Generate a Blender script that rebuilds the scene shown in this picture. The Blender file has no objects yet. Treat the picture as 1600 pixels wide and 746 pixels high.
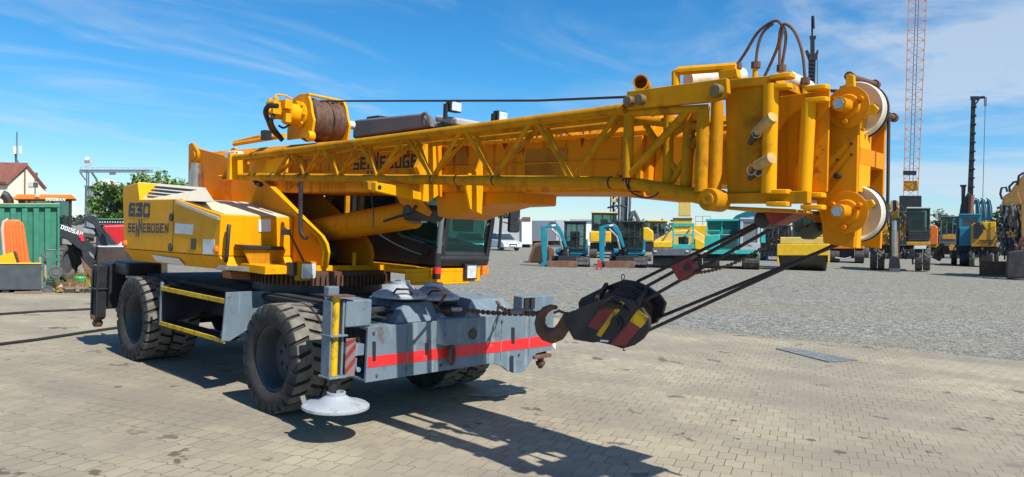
import bpy, bmesh, math, random
from math import sin, cos, pi, radians, sqrt
from mathutils import Vector, Matrix
random.seed(7)
C = bpy.context.scene.collection
SC = bpy.context.scene

# ------------------------------------------------------------------ camera, sky, sun, exposure
FPX, HC, PITCH, ROLL = 1177.87, 1.862, -0.0126, 0.018
YAW = -0.7559
SUN_LOCAL = Vector((0.77, -0.075, 1.0))        # towards the sun, in the crane's own frame
SUN_STRENGTH, SKY_STRENGTH, EXPOSURE = 5.0, 0.064, 0.42


def cam_basis(pitch, roll):
    fw = Vector((0, cos(pitch), sin(pitch))); up = Vector((0, -sin(pitch), cos(pitch))); rt = Vector((1, 0, 0))
    r = rt * cos(roll) + up * sin(roll); u = -rt * sin(roll) + up * cos(roll)
    return r, u, fw


CAM_R, CAM_U, CAM_F = cam_basis(PITCH, ROLL)
CAM_C = Vector((0, 0, HC))
cam = bpy.data.objects.new('camera', bpy.data.cameras.new('camera')); C.objects.link(cam)
cam.matrix_world = Matrix(((CAM_R.x, CAM_U.x, -CAM_F.x, 0), (CAM_R.y, CAM_U.y, -CAM_F.y, 0), (CAM_R.z, CAM_U.z, -CAM_F.z, HC), (0, 0, 0, 1)))
cam.data.sensor_width = 36; cam.data.lens = FPX / 1600 * 36
cam.data.clip_start = 0.1; cam.data.clip_end = 5000
SC.camera = cam

# the yard under the crane tilts a little: its frame against the world's
R1, U1, F1 = cam_basis(PITCH, 0.0418)
B1 = Matrix((R1, U1, F1)); B2 = Matrix((CAM_R, CAM_U, CAM_F)).transposed()
TILT = Matrix.Translation(CAM_C) @ (B2 @ B1).to_4x4() @ Matrix.Translation(-CAM_C)
SX, SY = -2.9588 * .77 - 1.34 * sin(YAW), 9.3351 * .77 + 1.34 * cos(YAW)
CRANE = TILT @ Matrix.Translation((SX, SY, 0)) @ Matrix.Rotation(YAW, 4, 'Z')
CRANE_INV = CRANE.inverted()


def ray(px, py):
    return CAM_F + CAM_R * ((px - 800) / FPX) - CAM_U * ((py - 373) / FPX)


def P(px, py, ax, val):
    """point of the crane's frame seen at a photo pixel, on the plane ax = val of that frame"""
    o = CRANE_INV @ CAM_C; d = CRANE_INV.to_3x3() @ ray(px, py); i = 'xyz'.index(ax)
    return o + d * ((val - o[i]) / d[i])


def ss(a, b, t):
    t = max(0, min(1, (t - a) / (b - a))); return t * t * (3 - 2 * t)


GN = TILT.to_3x3() @ Vector((0, 0, 1)); G0 = TILT @ Vector((0, 0, 0))


def ground_z(x, y):
    xx = max(-12, min(12, x))
    zp = G0.z - (GN.x * (xx - G0.x) + GN.y * (y - G0.y)) / GN.z
    return zp * (1 - ss(11.5, 27, y))


def G(px, py):
    d = ray(px, py); t = 2.0
    for _ in range(60):
        p = CAM_C + d * t; e = p.z - ground_z(p.x, p.y); t += e / max(.004, -d.z + .0)
        if abs(e) < 1e-4: break
    return CAM_C + d * t


sun_dir = (CRANE.to_3x3() @ SUN_LOCAL).normalized()
sun = bpy.data.objects.new('sun', bpy.data.lights.new('sun', 'SUN')); C.objects.link(sun)
sun.data.energy = SUN_STRENGTH; sun.data.angle = radians(.53); sun.data.color = (1, .95, .87)
sun.rotation_euler = sun_dir.to_track_quat('Z', 'Y').to_euler(); sun.location = (0, 0, 60)

world = bpy.data.worlds.new('World'); SC.world = world; world.use_nodes = True
WN, WL = world.node_tree.nodes, world.node_tree.links
WN.clear()


def wnode(t, **kw):
    n = WN.new(t)
    for k, v in kw.items(): setattr(n, k, v)
    return n


def wmath(op, a, b=None, c=None):
    n = wnode('ShaderNodeMath', operation=op)
    for i, q in enumerate((a, b, c)):
        if q is None: continue
        if isinstance(q, (int, float)): n.inputs[i].default_value = q
        else: WL.new(q, n.inputs[i])
    return n.outputs[0]


sky = wnode('ShaderNodeTexSky', sky_type='NISHITA', sun_disc=False)
sky.sun_elevation = math.asin(sun_dir.z); sky.sun_rotation = math.atan2(sun_dir.x, sun_dir.y)
sky.air_density = 1.0; sky.dust_density = .05; sky.ozone_density = 3.0; sky.altitude = 300
hsv = wnode('ShaderNodeHueSaturation'); hsv.inputs['Saturation'].default_value = 1.25; hsv.inputs['Value'].default_value = 1.32
WL.new(sky.outputs[0], hsv.inputs['Color'])
tc = wnode('ShaderNodeTexCoord'); sep = wnode('ShaderNodeSeparateXYZ'); WL.new(tc.outputs['Generated'], sep.inputs[0])
tint = wnode('ShaderNodeMix', data_type='RGBA', blend_type='MULTIPLY'); tint.inputs['Factor'].default_value = 1; WL.new(hsv.outputs[0], tint.inputs['A'])
tr_ = wnode('ShaderNodeMapRange', interpolation_type='SMOOTHSTEP'); tr_.inputs['From Min'].default_value = 0; tr_.inputs['From Max'].default_value = .22; WL.new(sep.outputs[2], tr_.inputs['Value'])
tm_ = wnode('ShaderNodeMix', data_type='RGBA'); WL.new(tr_.outputs[0], tm_.inputs['Factor']); tm_.inputs['A'].default_value = (.80, 1.0, 1.28, 1); tm_.inputs['B'].default_value = (.52, 1.12, 1.30, 1); WL.new(tm_.outputs['Result'], tint.inputs['B'])
den = wmath('ADD', wmath('MAXIMUM', sep.outputs[2], 0.0), .12)
cx = wmath('DIVIDE', sep.outputs[0], den); cy = wmath('DIVIDE', sep.outputs[1], den)


def cloud(rot, sc, loc, detail, lo, hi, dist=.6):
    com = wnode('ShaderNodeCombineXYZ'); WL.new(cx, com.inputs[0]); WL.new(cy, com.inputs[1])
    mp = wnode('ShaderNodeMapping'); mp.inputs['Scale'].default_value = sc; mp.inputs['Location'].default_value = loc
    m0 = wnode('ShaderNodeMapping'); m0.inputs['Rotation'].default_value = (0, 0, rot); WL.new(com.outputs[0], m0.inputs[0]); WL.new(m0.outputs[0], mp.inputs[0])
    nz = wnode('ShaderNodeTexNoise'); nz.inputs['Scale'].default_value = 1; nz.inputs['Detail'].default_value = detail; nz.inputs['Roughness'].default_value = .58
    nz.inputs['Distortion'].default_value = dist
    WL.new(mp.outputs[0], nz.inputs['Vector'])
    mr = wnode('ShaderNodeMapRange', interpolation_type='SMOOTHSTEP'); mr.inputs['From Min'].default_value = lo; mr.inputs['From Max'].default_value = hi
    WL.new(nz.outputs[0], mr.inputs['Value'])
    return mr.outputs[0]


wisp = cloud(-.80, (.6, 1.35, 1), (3.1, 1.7, 0), 9, .47, .78, 1.6)
mass = cloud(-.25, (.55, .75, 1), (1.35, 4.4, 0), 7, .40, .66, .8)
side = wnode('ShaderNodeMapRange', interpolation_type='SMOOTHSTEP'); side.inputs['From Min'].default_value = -.15; side.inputs['From Max'].default_value = .55
WL.new(sep.outputs[0], side.inputs['Value'])
cl = wmath('ADD', wmath('MULTIPLY', wisp, .36), wmath('MULTIPLY', mass, wmath('ADD', wmath('MULTIPLY', side.outputs[0], .75), .05)))
cl = wmath('MINIMUM', cl, .62)
wm = wnode('ShaderNodeMix', data_type='RGBA'); WL.new(cl, wm.inputs['Factor']); WL.new(tint.outputs['Result'], wm.inputs['A'])
wm.inputs['B'].default_value = (8.2, 9.0, 10.0, 1)
bg = wnode('ShaderNodeBackground'); bg.inputs['Strength'].default_value = SKY_STRENGTH
WL.new(wm.outputs['Result'], bg.inputs[0]); wo = wnode('ShaderNodeOutputWorld'); WL.new(bg.outputs[0], wo.inputs[0])
SC.view_settings.view_transform = 'Standard'; SC.view_settings.look = 'None'
SC.view_settings.exposure = EXPOSURE; SC.view_settings.gamma = 1; SC.view_settings.use_curve_mapping = False

# ------------------------------------------------------------------ helpers


class MB:
    def __init__(s): s.v = []; s.f = []

    def add(s, vs, fs):
        n = len(s.v); s.v += [Vector(v) for v in vs]; s.f += [tuple(i + n for i in f) for f in fs]; return s

    def box(s, x0, x1, y0, y1, z0, z1):
        return s.hexa([(x0, y0, z0), (x1, y0, z0), (x1, y1, z0), (x0, y1, z0)], [(x0, y0, z1), (x1, y0, z1), (x1, y1, z1), (x0, y1, z1)])

    def hexa(s, a, b):
        return s.add(list(a) + list(b), [(3, 2, 1, 0), (4, 5, 6, 7), (0, 1, 5, 4), (1, 2, 6, 5), (2, 3, 7, 6), (3, 0, 4, 7)])

    def prism(s, pts, vec):
        n = len(pts); vec = Vector(vec); a = [Vector(p) for p in pts]
        return s.add(a + [p + vec for p in a], [tuple(range(n))[::-1], tuple(range(n, 2 * n))] + [(i, (i + 1) % n, (i + 1) % n + n, i + n) for i in range(n)])

    def frame(s, a, b):
        a = Vector(a); b = Vector(b); w = (b - a).normalized()
        u = w.orthogonal().normalized() if abs(w.z) > .95 else w.cross(Vector((0, 0, 1))).normalized()
        return w, u, w.cross(u)

    def tube(s, pts, r, seg=10, cap=True):
        pts = [Vector(p) for p in pts]; n = len(pts); rs = r if isinstance(r, (list, tuple)) else [r] * n
        vs = []; fs = []
        u = None
        for i, p in enumerate(pts):
            t = (pts[min(i + 1, n - 1)] - pts[max(i - 1, 0)]).normalized()
            if u is None: _, u, _ = s.frame(p, p + t)
            u = (u - t * u.dot(t)).normalized(); w = t.cross(u)
            vs += [p + (u * cos(2 * pi * k / seg) + w * sin(2 * pi * k / seg)) * rs[i] for k in range(seg)]
        for i in range(n - 1):
            for k in range(seg):
                k2 = (k + 1) % seg; fs.append((i * seg + k, i * seg + k2, (i + 1) * seg + k2, (i + 1) * seg + k))
        if cap: fs += [tuple(range(seg))[::-1], tuple((n - 1) * seg + k for k in range(seg))]
        return s.add(vs, fs)

    def stube(s, pts, r, seg=8, sub=5):
        """tube along a smooth curve through the points"""
        p = [Vector(q) for q in pts]; p = [p[0] * 2 - p[1]] + p + [p[-1] * 2 - p[-2]]; o = []
        for i in range(1, len(p) - 2):
            for k in range(sub):
                t = k / sub; a, b, c, d = p[i - 1:i + 3]
                o.append(.5 * ((2 * b) + (c - a) * t + (2 * a - 5 * b + 4 * c - d) * t * t + (3 * b - a - 3 * c + d) * t ** 3))
        return s.tube(o + [p[-2]], r, seg)

    def cyl(s, a, b, r, seg=16, r2=None):
        return s.tube([a, b], [r, r if r2 is None else r2], seg)

    def bar(s, a, b, w, h, up=(0, 0, 1)):
        """rectangular bar from a to b"""
        a = Vector(a); b = Vector(b); t = (b - a).normalized(); u = t.cross(Vector(up))
        u = u.normalized() if u.length > 1e-3 else t.orthogonal().normalized()
        v = u.cross(t)
        q = [u * (w / 2) + v * (h / 2), -u * (w / 2) + v * (h / 2), -u * (w / 2) - v * (h / 2), u * (w / 2) - v * (h / 2)]
        return s.hexa([a + k for k in q], [b + k for k in q])

    def lathe(s, o, axis, prof, seg=24, cap0=True):
        """prof: (radius, distance along the axis)"""
        o = Vector(o); w, u, v = s.frame(o, o + Vector(axis)); n = len(prof); vs = []; fs = []
        for r, h in prof:
            vs += [o + w * h + (u * cos(2 * pi * k / seg) + v * sin(2 * pi * k / seg)) * max(r, 1e-4) for k in range(seg)]
        for i in range(n - 1):
            for k in range(seg):
                k2 = (k + 1) % seg; fs.append((i * seg + k, i * seg + k2, (i + 1) * seg + k2, (i + 1) * seg + k))
        if prof[0][0] < 1e-3 or cap0: fs += [tuple(range(seg))[::-1]]
        fs += [tuple((n - 1) * seg + k for k in range(seg))]
        return s.add(vs, fs)

    def pieces(s, eps=.004):
        """the separate bodies in this builder: islands of faces whose boxes do not touch"""
        par = list(range(len(s.v)))
        def find(i):
            while par[i] != i: par[i] = par[par[i]]; i = par[i]
            return i
        for f in s.f:
            for q in f[1:]: par[find(q)] = find(f[0])
        isl = {}
        for i in range(len(s.v)): isl.setdefault(find(i), []).append(i)
        bx = [(v, [min(s.v[i][k] for i in v) - eps for k in range(3)], [max(s.v[i][k] for i in v) + eps for k in range(3)]) for v in isl.values()]
        n = len(bx); gp = list(range(n))
        for i in range(n):
            for j in range(i):
                if all(bx[i][1][k] <= bx[j][2][k] and bx[j][1][k] <= bx[i][2][k] for k in range(3)):
                    a, b = gp[i], gp[j]; gp = [b if q == a else q for q in gp]
        out = []
        for g in sorted(set(gp)):
            ids = sorted(i for q in range(n) if gp[q] == g for i in bx[q][0]); ix = {o: k for k, o in enumerate(ids)}
            m = MB(); m.v = [s.v[i] for i in ids]; m.f = [tuple(ix[i] for i in f) for f in s.f if f[0] in ix]; out.append(m)
        return out

    def each(s, name, m, parent=None, bev=0, ang=35):
        return [q.build(name, m, parent, bev, ang) for q in s.pieces()]

    def build(s, name, m, parent=None, bev=0, ang=35, smooth=True):
        me = bpy.data.meshes.new(name); me.from_pydata([tuple(v) for v in s.v], [], s.f)
        bm = bmesh.new(); bm.from_mesh(me); bmesh.ops.recalc_face_normals(bm, faces=bm.faces); bm.to_mesh(me); bm.free()
        if smooth:
            me.polygons.foreach_set('use_smooth', [True] * len(me.polygons)); me.set_sharp_from_angle(angle=radians(ang))
        me.materials.append(m)
        o = bpy.data.objects.new(name, me); C.objects.link(o)
        if parent: o.parent = parent
        if bev:
            b = o.modifiers.new('bevel', 'BEVEL'); b.width = bev; b.segments = 2; b.limit_method = 'ANGLE'; b.angle_limit = radians(40); b.use_clamp_overlap = True
            b.harden_normals = True
        return o


def tag(o, label=None, cat=None, group=None, kind=None):
    if label: o['label'] = label
    if cat: o['category'] = cat
    if group: o['group'] = group
    if kind: o['kind'] = kind
    return o


def empty(name, loc=(0, 0, 0), rz=0):
    o = bpy.data.objects.new(name, None); C.objects.link(o); o.location = loc; o.rotation_euler = (0, 0, rz); o.empty_display_size = .3
    return o


def copy_tree(o, parent=None):
    c = o.copy(); C.objects.link(c)
    if parent: c.parent = parent
    for ch in [k for k in bpy.data.objects if k.parent == o]: copy_tree(ch, c)
    return c


# ---- materials
MATS = {}


def mat(name, col, rough=.5, metal=0., var=.12, scale=4., wear=None, bump=0., bscale=60., streak=None, spec=.5, coat=0.):
    """procedural paint / metal / rubber: base colour with soft variation, blotches of wear (col, lo, hi, scale) and run-down streaks"""
    if name in MATS: return MATS[name]
    m = bpy.data.materials.new(name); m.use_nodes = True; N, L = m.node_tree.nodes, m.node_tree.links; N.clear()
    out = N.new('ShaderNodeOutputMaterial'); b = N.new('ShaderNodeBsdfPrincipled'); L.new(b.outputs[0], out.inputs[0])
    b.inputs['Metallic'].default_value = metal; b.inputs['Specular IOR Level'].default_value = spec
    b.inputs['Coat Weight'].default_value = coat; b.inputs['Coat Roughness'].default_value = .15
    t = N.new('ShaderNodeTexCoord')

    def noise(sc, det=5, rough_=.6, vec=None, dist=0):
        n = N.new('ShaderNodeTexNoise'); n.inputs['Scale'].default_value = sc; n.inputs['Detail'].default_value = det; n.inputs['Roughness'].default_value = rough_
        n.inputs['Distortion'].default_value = dist
        L.new(vec or t.outputs['Object'], n.inputs['Vector']); return n.outputs[0]

    def mrange(v, a, bb, c=0., d=1.):
        n = N.new('ShaderNodeMapRange'); n.inputs[1].default_value = a; n.inputs[2].default_value = bb; n.inputs[3].default_value = c; n.inputs[4].default_value = d
        L.new(v, n.inputs[0]); return n.outputs[0]

    def mix(f, a, bb):
        n = N.new('ShaderNodeMix'); n.data_type = 'RGBA'
        for q, k in ((f, 'Factor'), (a, 'A'), (bb, 'B')):
            if isinstance(q, tuple): n.inputs[k].default_value = (*q, 1)
            elif isinstance(q, float): n.inputs[k].default_value = q
            else: L.new(q, n.inputs[k])
        return n.outputs['Result']
    lo = tuple(c * (1 - var) for c in col); hi = tuple(min(.95, c * (1 + var)) for c in col)
    c = mix(mrange(noise(scale), .3, .7), lo, hi)
    rr = mrange(noise(scale * 2.3, 4), .3, .7, max(0, rough - .1), min(1, rough + .12))
    if streak:
        mp = N.new('ShaderNodeMapping'); mp.inputs['Scale'].default_value = (streak[3], streak[3], streak[3] * .08); L.new(t.outputs['Object'], mp.inputs[0])
        c = mix(mrange(noise(1, 4, .6, mp.outputs[0]), streak[1], streak[2], 0, .8), c, streak[0])
    if wear:
        f = mrange(noise(wear[3], 9, .72, dist=.3), wear[1], wear[2])
        c = mix(f, c, wear[0]); rr2 = N.new('ShaderNodeMix'); rr2.data_type = 'FLOAT'; L.new(f, rr2.inputs[0]); L.new(rr, rr2.inputs[2]); rr2.inputs[3].default_value = .85; rr = rr2.outputs[0]
    L.new(c, b.inputs['Base Color']); L.new(rr, b.inputs['Roughness'])
    if bump:
        bp = N.new('ShaderNodeBump'); bp.inputs['Strength'].default_value = bump; bp.inputs['Distance'].default_value = .02; L.new(noise(bscale, 6), bp.inputs['Height']); L.new(bp.outputs[0], b.inputs['Normal'])
    MATS[name] = m; return m


def glass(name, col=(.02, .05, .05), alpha=.55, rough=.03):
    if name in MATS: return MATS[name]
    m = bpy.data.materials.new(name); m.use_nodes = True; N, L = m.node_tree.nodes, m.node_tree.links; N.clear()
    out = N.new('ShaderNodeOutputMaterial'); tr = N.new('ShaderNodeBsdfTransparent'); gl = N.new('ShaderNodeBsdfPrincipled')
    gl.inputs['Base Color'].default_value = (*col, 1); gl.inputs['Roughness'].default_value = rough; gl.inputs['Specular IOR Level'].default_value = .8
    tr.inputs[0].default_value = (.55, .8, .75, 1)
    mx = N.new('ShaderNodeMixShader'); mx.inputs[0].default_value = alpha; L.new(tr.outputs[0], mx.inputs[1]); L.new(gl.outputs[0], mx.inputs[2]); L.new(mx.outputs[0], out.inputs[0])
    MATS[name] = m; return m


RUST = (.11, .038, .014)
YEL = mat('crane_yellow', (.76, .34, .003), .5, spec=.12, wear=((.30, .12, .012), .60, .80, 3.2), var=.07, scale=2, streak=((.52, .20, .006), .55, .8, 7))
YELR = mat('rust_streaked_yellow', (.66, .235, .003), .55, spec=.12, wear=((.22, .06, .012), .58, .66, 3.4), var=.1, scale=1.5, streak=((.30, .09, .008), .52, .72, 8))
YELW = mat('weathered_yellow', (.53, .225, .004), .65, spec=.10, wear=((.15, .075, .014), .50, .74, 4.5), var=.14, scale=3, streak=((.34, .15, .01), .5, .75, 9))
YELB = mat('boom_yellow', (.66, .235, .003), .55, spec=.12, wear=((.24, .085, .012), .58, .76, 2.3), var=.08, scale=1.5, streak=((.40, .10, .015), .60, .8, 6))
FADED = mat('sun_faded_paint', (.62, .56, .42), .6, wear=((.45, .33, .1), .58, .8, 4), var=.1)
GREY = mat('chassis_grey', (.135, .185, .222), .55, spec=.3, wear=((.085, .06, .045), .56, .72, 6), var=.12, streak=((.33, .38, .40), .56, .8, 12))
DGREY = mat('dark_frame_grey', (.028, .033, .038), .7, spec=.2, wear=((.06, .05, .04), .55, .8, 4), var=.2)
BLACK = mat('black_paint', (.018, .019, .021), .45, wear=((.06, .055, .05), .6, .85, 6))
RUBBER = mat('tyre_rubber', (.026, .026, .027), .85, var=.25, scale=5, wear=((.13, .12, .10), .52, .80, 7), bump=.15, bscale=40)
def dust_tread(m, r0, r1):
    """ground-in pale dust on the running surface (outer radius) of a tyre"""
    N, L = m.node_tree.nodes, m.node_tree.links; b = [n for n in N if n.type == 'BSDF_PRINCIPLED'][0]; src = b.inputs['Base Color'].links[0].from_socket
    t = N.new('ShaderNodeTexCoord'); mp = N.new('ShaderNodeVectorMath'); mp.operation = 'MULTIPLY'; mp.inputs[1].default_value = (1, 0, 1); L.new(t.outputs['Object'], mp.inputs[0])
    ln = N.new('ShaderNodeVectorMath'); ln.operation = 'LENGTH'; L.new(mp.outputs[0], ln.inputs[0])
    r = N.new('ShaderNodeMapRange'); r.inputs[1].default_value = r0; r.inputs[2].default_value = r1; L.new(ln.outputs['Value'], r.inputs[0])
    nz = N.new('ShaderNodeTexNoise'); nz.inputs['Scale'].default_value = 9; nz.inputs['Detail'].default_value = 6; L.new(t.outputs['Object'], nz.inputs['Vector'])
    q = N.new('ShaderNodeMapRange'); q.inputs[1].default_value = .3; q.inputs[2].default_value = .65; q.inputs[3].default_value = .35; L.new(nz.outputs[0], q.inputs[0])
    mu = N.new('ShaderNodeMath'); mu.operation = 'MULTIPLY'; L.new(r.outputs[0], mu.inputs[0]); L.new(q.outputs[0], mu.inputs[1])
    mx = N.new('ShaderNodeMix'); mx.data_type = 'RGBA'; L.new(mu.outputs[0], mx.inputs['Factor']); L.new(src, mx.inputs['A']); mx.inputs['B'].default_value = (.20, .185, .15, 1); L.new(mx.outputs['Result'], b.inputs['Base Color'])


dust_tread(RUBBER, .508, .524)
HOSE = mat('hose_rubber', (.015, .015, .016), .5)
RUSTM = mat('rusty_steel', (.13, .065, .04), .8, var=.3, scale=9, wear=((.05, .035, .03), .5, .8, 12), bump=.2)
ROPE = mat('wire_rope_steel', (.11, .055, .034), .65, var=.35, scale=30, wear=((.03, .02, .018), .5, .7, 14), bump=.3, bscale=200)
DROPE = mat('dark_greased_rope', (.03, .02, .018), .6, var=.3, scale=30)
STEEL = mat('bare_steel', (.45, .44, .42), .35, metal=.8, wear=((.12, .08, .05), .62, .8, 10))
WHITE = mat('white_nylon', (.72, .66, .52), .45, wear=((.20, .15, .09), .56, .80, 6))
PAD = mat('galvanised_pad', (.35, .39, .42), .5, metal=.15, wear=((.14, .13, .13), .52, .72, 8), var=.15)
RED = mat('red_tape', (.78, .02, .022), .5, wear=((.38, .16, .15), .60, .74, 11), var=.08)
DRED = mat('dark_red_paint', (.21, .025, .022), .55, wear=((.05, .03, .025), .54, .78, 14), var=.2)
LYEL = mat('safety_yellow', (.60, .38, .012), .6, spec=.2, wear=((.10, .07, .035), .50, .68, 9))
NAVY = mat('lettering_navy', (.022, .028, .05), .55, wear=((.35, .2, .03), .66, .8, 20))
INK = mat('lettering_black', (.012, .012, .013), .5)
STICK = mat('faded_sticker', (.72, .72, .70), .6, wear=((.45, .42, .36), .55, .8, 20))
LAMPG = mat('lamp_glass', (.75, .77, .78), .12, metal=.35, var=.2, scale=25)
ORANGE = mat('orange_lens', (.85, .20, .02), .2)
GLASS = glass('cab_glass', (.015, .06, .055), .30)
DGLASS = glass('dark_cab_glass', (.012, .03, .033), .48)
CABG = mat('cab_roof_grey', (.12, .125, .13), .5, wear=((.25, .24, .22), .58, .85, 3))
CHROME = mat('exhaust_steel', (.55, .45, .36), .25, metal=.9, var=.2)

GLYPH = {
    'S': [[(1, 1), (0, 1), (0, .5), (1, .5), (1, 0), (0, 0)]], 'E': [[(1, 1), (0, 1), (0, 0), (1, 0)], [(0, .5), (.9, .5)]],
    'N': [[(0, 0), (0, 1), (1, 0), (1, 1)]], 'B': [[(0, 0), (0, 1), (.95, 1), (.95, .55), (0, .5), (1, .45), (1, 0), (0, 0)]],
    'O': [[(0, 0), (0, 1), (1, 1), (1, 0), (0, 0)]], 'G': [[(1, 1), (0, 1), (0, 0), (1, 0), (1, .48), (.62, .48)]],
    '6': [[(1, 1), (.15, 1), (0, .8), (0, 0), (1, 0), (1, .5), (0, .5)]], '3': [[(0, 1), (1, 1), (.7, .5), (1, .4), (1, 0), (0, 0)], [(.3, .52), (.75, .52)]],
    '0': [[(.1, 0), (0, .15), (0, .85), (.1, 1), (.9, 1), (1, .85), (1, .15), (.9, 0), (.1, 0)]], 'D': [[(0, 0), (0, 1), (.8, 1), (1, .75), (1, .25), (.8, 0), (0, 0)]],
    'A': [[(0, 0), (.5, 1), (1, 0)], [(.25, .35), (.75, .35)]], 'I': [[(.5, 0), (.5, 1)]], 'U': [[(0, 1), (0, 0), (1, 0), (1, 1)]],
    'T': [[(0, 1), (1, 1)], [(.5, 1), (.5, 0)]], 'R': [[(0, 0), (0, 1), (1, 1), (1, .5), (0, .5)], [(.5, .5), (1, 0)]], 'K': [[(0, 0), (0, 1)], [(1, 1), (.1, .5), (1, 0)]],
    'P': [[(0, 0), (0, 1), (1, 1), (1, .5), (0, .5)]], 'L': [[(0, 1), (0, 0), (1, 0)]], 'C': [[(1, 1), (0, 1), (0, 0), (1, 0)]], 'H': [[(0, 0), (0, 1)], [(1, 0), (1, 1)], [(0, .5), (1, .5)]],
    'M': [[(0, 0), (0, 1), (.5, .4), (1, 1), (1, 0)]], '4': [[(.75, 0), (.75, 1), (0, .3), (1, .3)]], ' ': []}


def letter(mb, ch, o, ex, ey, w, h, sw, slant=0., k=[0]):
    """one glyph as thin raised strokes; ex, ey unit vectors along and up the letters"""
    o = Vector(o); ex = Vector(ex).normalized(); ey = Vector(ey).normalized(); n = ex.cross(ey)
    pt = lambda p: o + ex * (sw / 2 + p[0] * (w - sw) + slant * p[1] * h) + ey * (sw / 2 + p[1] * (h - sw))
    for st in GLYPH[ch]:
        for a, b in zip(st, st[1:]):
            A, B = pt(a), pt(b); t = (B - A).normalized(); q = n.cross(t) * (sw / 2); A = A - t * (sw / 2); B = B + t * (sw / 2)
            k[0] = (k[0] + 1) % 12; d = n * (.0015 + k[0] * .0002)
            mb.prism([A - q, B - q, B + q, A + q], d)


def word(mb, s, o, ex, ey, h, cw, gap, sw, slant=0.):
    o = Vector(o); ex = Vector(ex).normalized()
    for i, ch in enumerate(s): letter(mb, ch, o + ex * i * (cw + gap), ex, ey, cw, h, sw, slant)


def logo(mb, o, ex, ey, h, cw, gap, sw):
    """S E [big double N] E B O G E N"""
    o = Vector(o); ex = Vector(ex).normalized(); ey = Vector(ey).normalized(); x = 0
    for i, ch in enumerate('SENNEBOGEN'):
        if i == 2: letter(mb, 'N', o + ex * x - ey * h * .45, ex, ey, cw * 1.05, h * 1.45, sw); x += cw * .8
        elif i == 3: letter(mb, 'N', o + ex * x, ex, ey, cw * 1.05, h * 1.45, sw); x += cw * 1.05 + gap
        else: letter(mb, ch, o + ex * x, ex, ey, cw, h, sw); x += cw + gap
    return x

# ------------------------------------------------------------------ the mobile crane (x forward, y away from the camera's side, z up)
crane = empty('mobile_crane'); crane.matrix_world = CRANE
tag(crane, 'yellow wheeled telescopic crane with grey chassis standing on the pavers', 'crane')
Y0 = Vector((0, 1, 0))


def pp(pts, y, th, mb=None):
    """outline given in photo pixels (or ('L', x, z)) on the plane y, given its real thickness"""
    mb = mb or MB(); q = [Vector((p[1], y, p[2])) if p[0] == 'L' else P(p[0], p[1], 'y', y) for p in pts]
    return mb.prism(q, (0, th, 0))


def px_(pts, x, th, mb=None):
    mb = mb or MB(); q = [Vector((x, p[1], p[2])) if p[0] == 'L' else P(p[0], p[1], 'x', x) for p in pts]
    return mb.prism(q, (th, 0, 0))


# --- wheels
TR = .527


def tyre_mb(W=.325, R=TR, rim=.30, lugs=25, lug=.026, seg=56):
    mb = MB(); rc = R - lug; w = W / 2
    half = [(rim, w * .62), (rim + .015, w * .80), (rim + .06, w * .97), ((rim + rc) / 2, w * 1.04), (rc - .05, w * 1.0), (rc - .015, w * .93), (rc, w * .80)]
    prof = [(r, -h) for r, h in half] + [(r, h) for r, h in half[::-1]]
    n = len(prof); vs = []; fs = []
    for k in range(seg):
        a = 2 * pi * k / seg
        vs += [(r * cos(a), h, r * sin(a)) for r, h in prof]
    for k in range(seg):
        k2 = (k + 1) % seg
        for i in range(n - 1): fs.append((k * n + i, k * n + i + 1, k2 * n + i + 1, k2 * n + i))
    mb.add(vs, fs)
    da = 2 * pi / lugs
    for sd in (-1, 1):
        for k in range(lugs):
            a0 = da * (k + (.5 if sd > 0 else 0)); wd = da * .68; sk = da * .42
            rows = [(-.06 * sd * w, sk, R - .001, rc - .01), (.45 * sd * w, sk * .45, R, rc - .01), (.93 * sd * w, 0, R - .006, rc - .03), (1.035 * sd * w, 0, R - .045, rc - .06), (1.045 * sd * w, 0, R - .10, rc - .09)]
            q = []
            for y, s_, r1, r0 in rows:
                for rr, e in ((r1, 0), (r1, wd), (r0, wd), (r0, 0)):
                    a = a0 + s_ + e; q.append((rr * cos(a), y, rr * sin(a)))
            f = [(0, 1, 2, 3), (16, 19, 18, 17)]
            for i in range(4):
                for j in range(4): f.append((i * 4 + j, i * 4 + (j + 1) % 4, i * 4 + 4 + (j + 1) % 4, i * 4 + 4 + j))
            mb.add(q, f)
    return mb


RIMM = mat('wheel_rim_grey', (.055, .062, .068), .6, wear=((.05, .045, .04), .54, .78, 9), var=.2)
TREAD = RUBBER


def make_wheel(parent, x, y, deep=.20):
    t = tyre_mb().build('tyre', RUBBER, parent, ang=28); t.location = (x, y, TR); t.rotation_euler = (0, .3 + x, 0)
    m = MB(); w = .18
    # dish open to -y
    m.lathe((0, -w * .75, 0), (0, 1, 0), [(.315, 0), (.318, .012), (.30, .02), (.285, .05), (.275, .10), (.262, deep), (.20, deep + .02), (.13, deep + .02), (.0, deep + .02)], 40, False)
    r = m.build('rim', RIMM, t)
    h = MB(); d0 = -w * .75 + deep
    h.lathe((0, d0 + .03, 0), (0, -1, 0), [(.155, 0), (.155, .045), (.14, .06), (0, .06)], 32)
    for k in range(6):
        a = k * pi / 3; h.cyl((.105 * cos(a), d0 - .028, .105 * sin(a)), (.105 * cos(a), d0 - .055, .105 * sin(a)), .017, 6)
    h.build('hub', RIMM, t)
    return t


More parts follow.
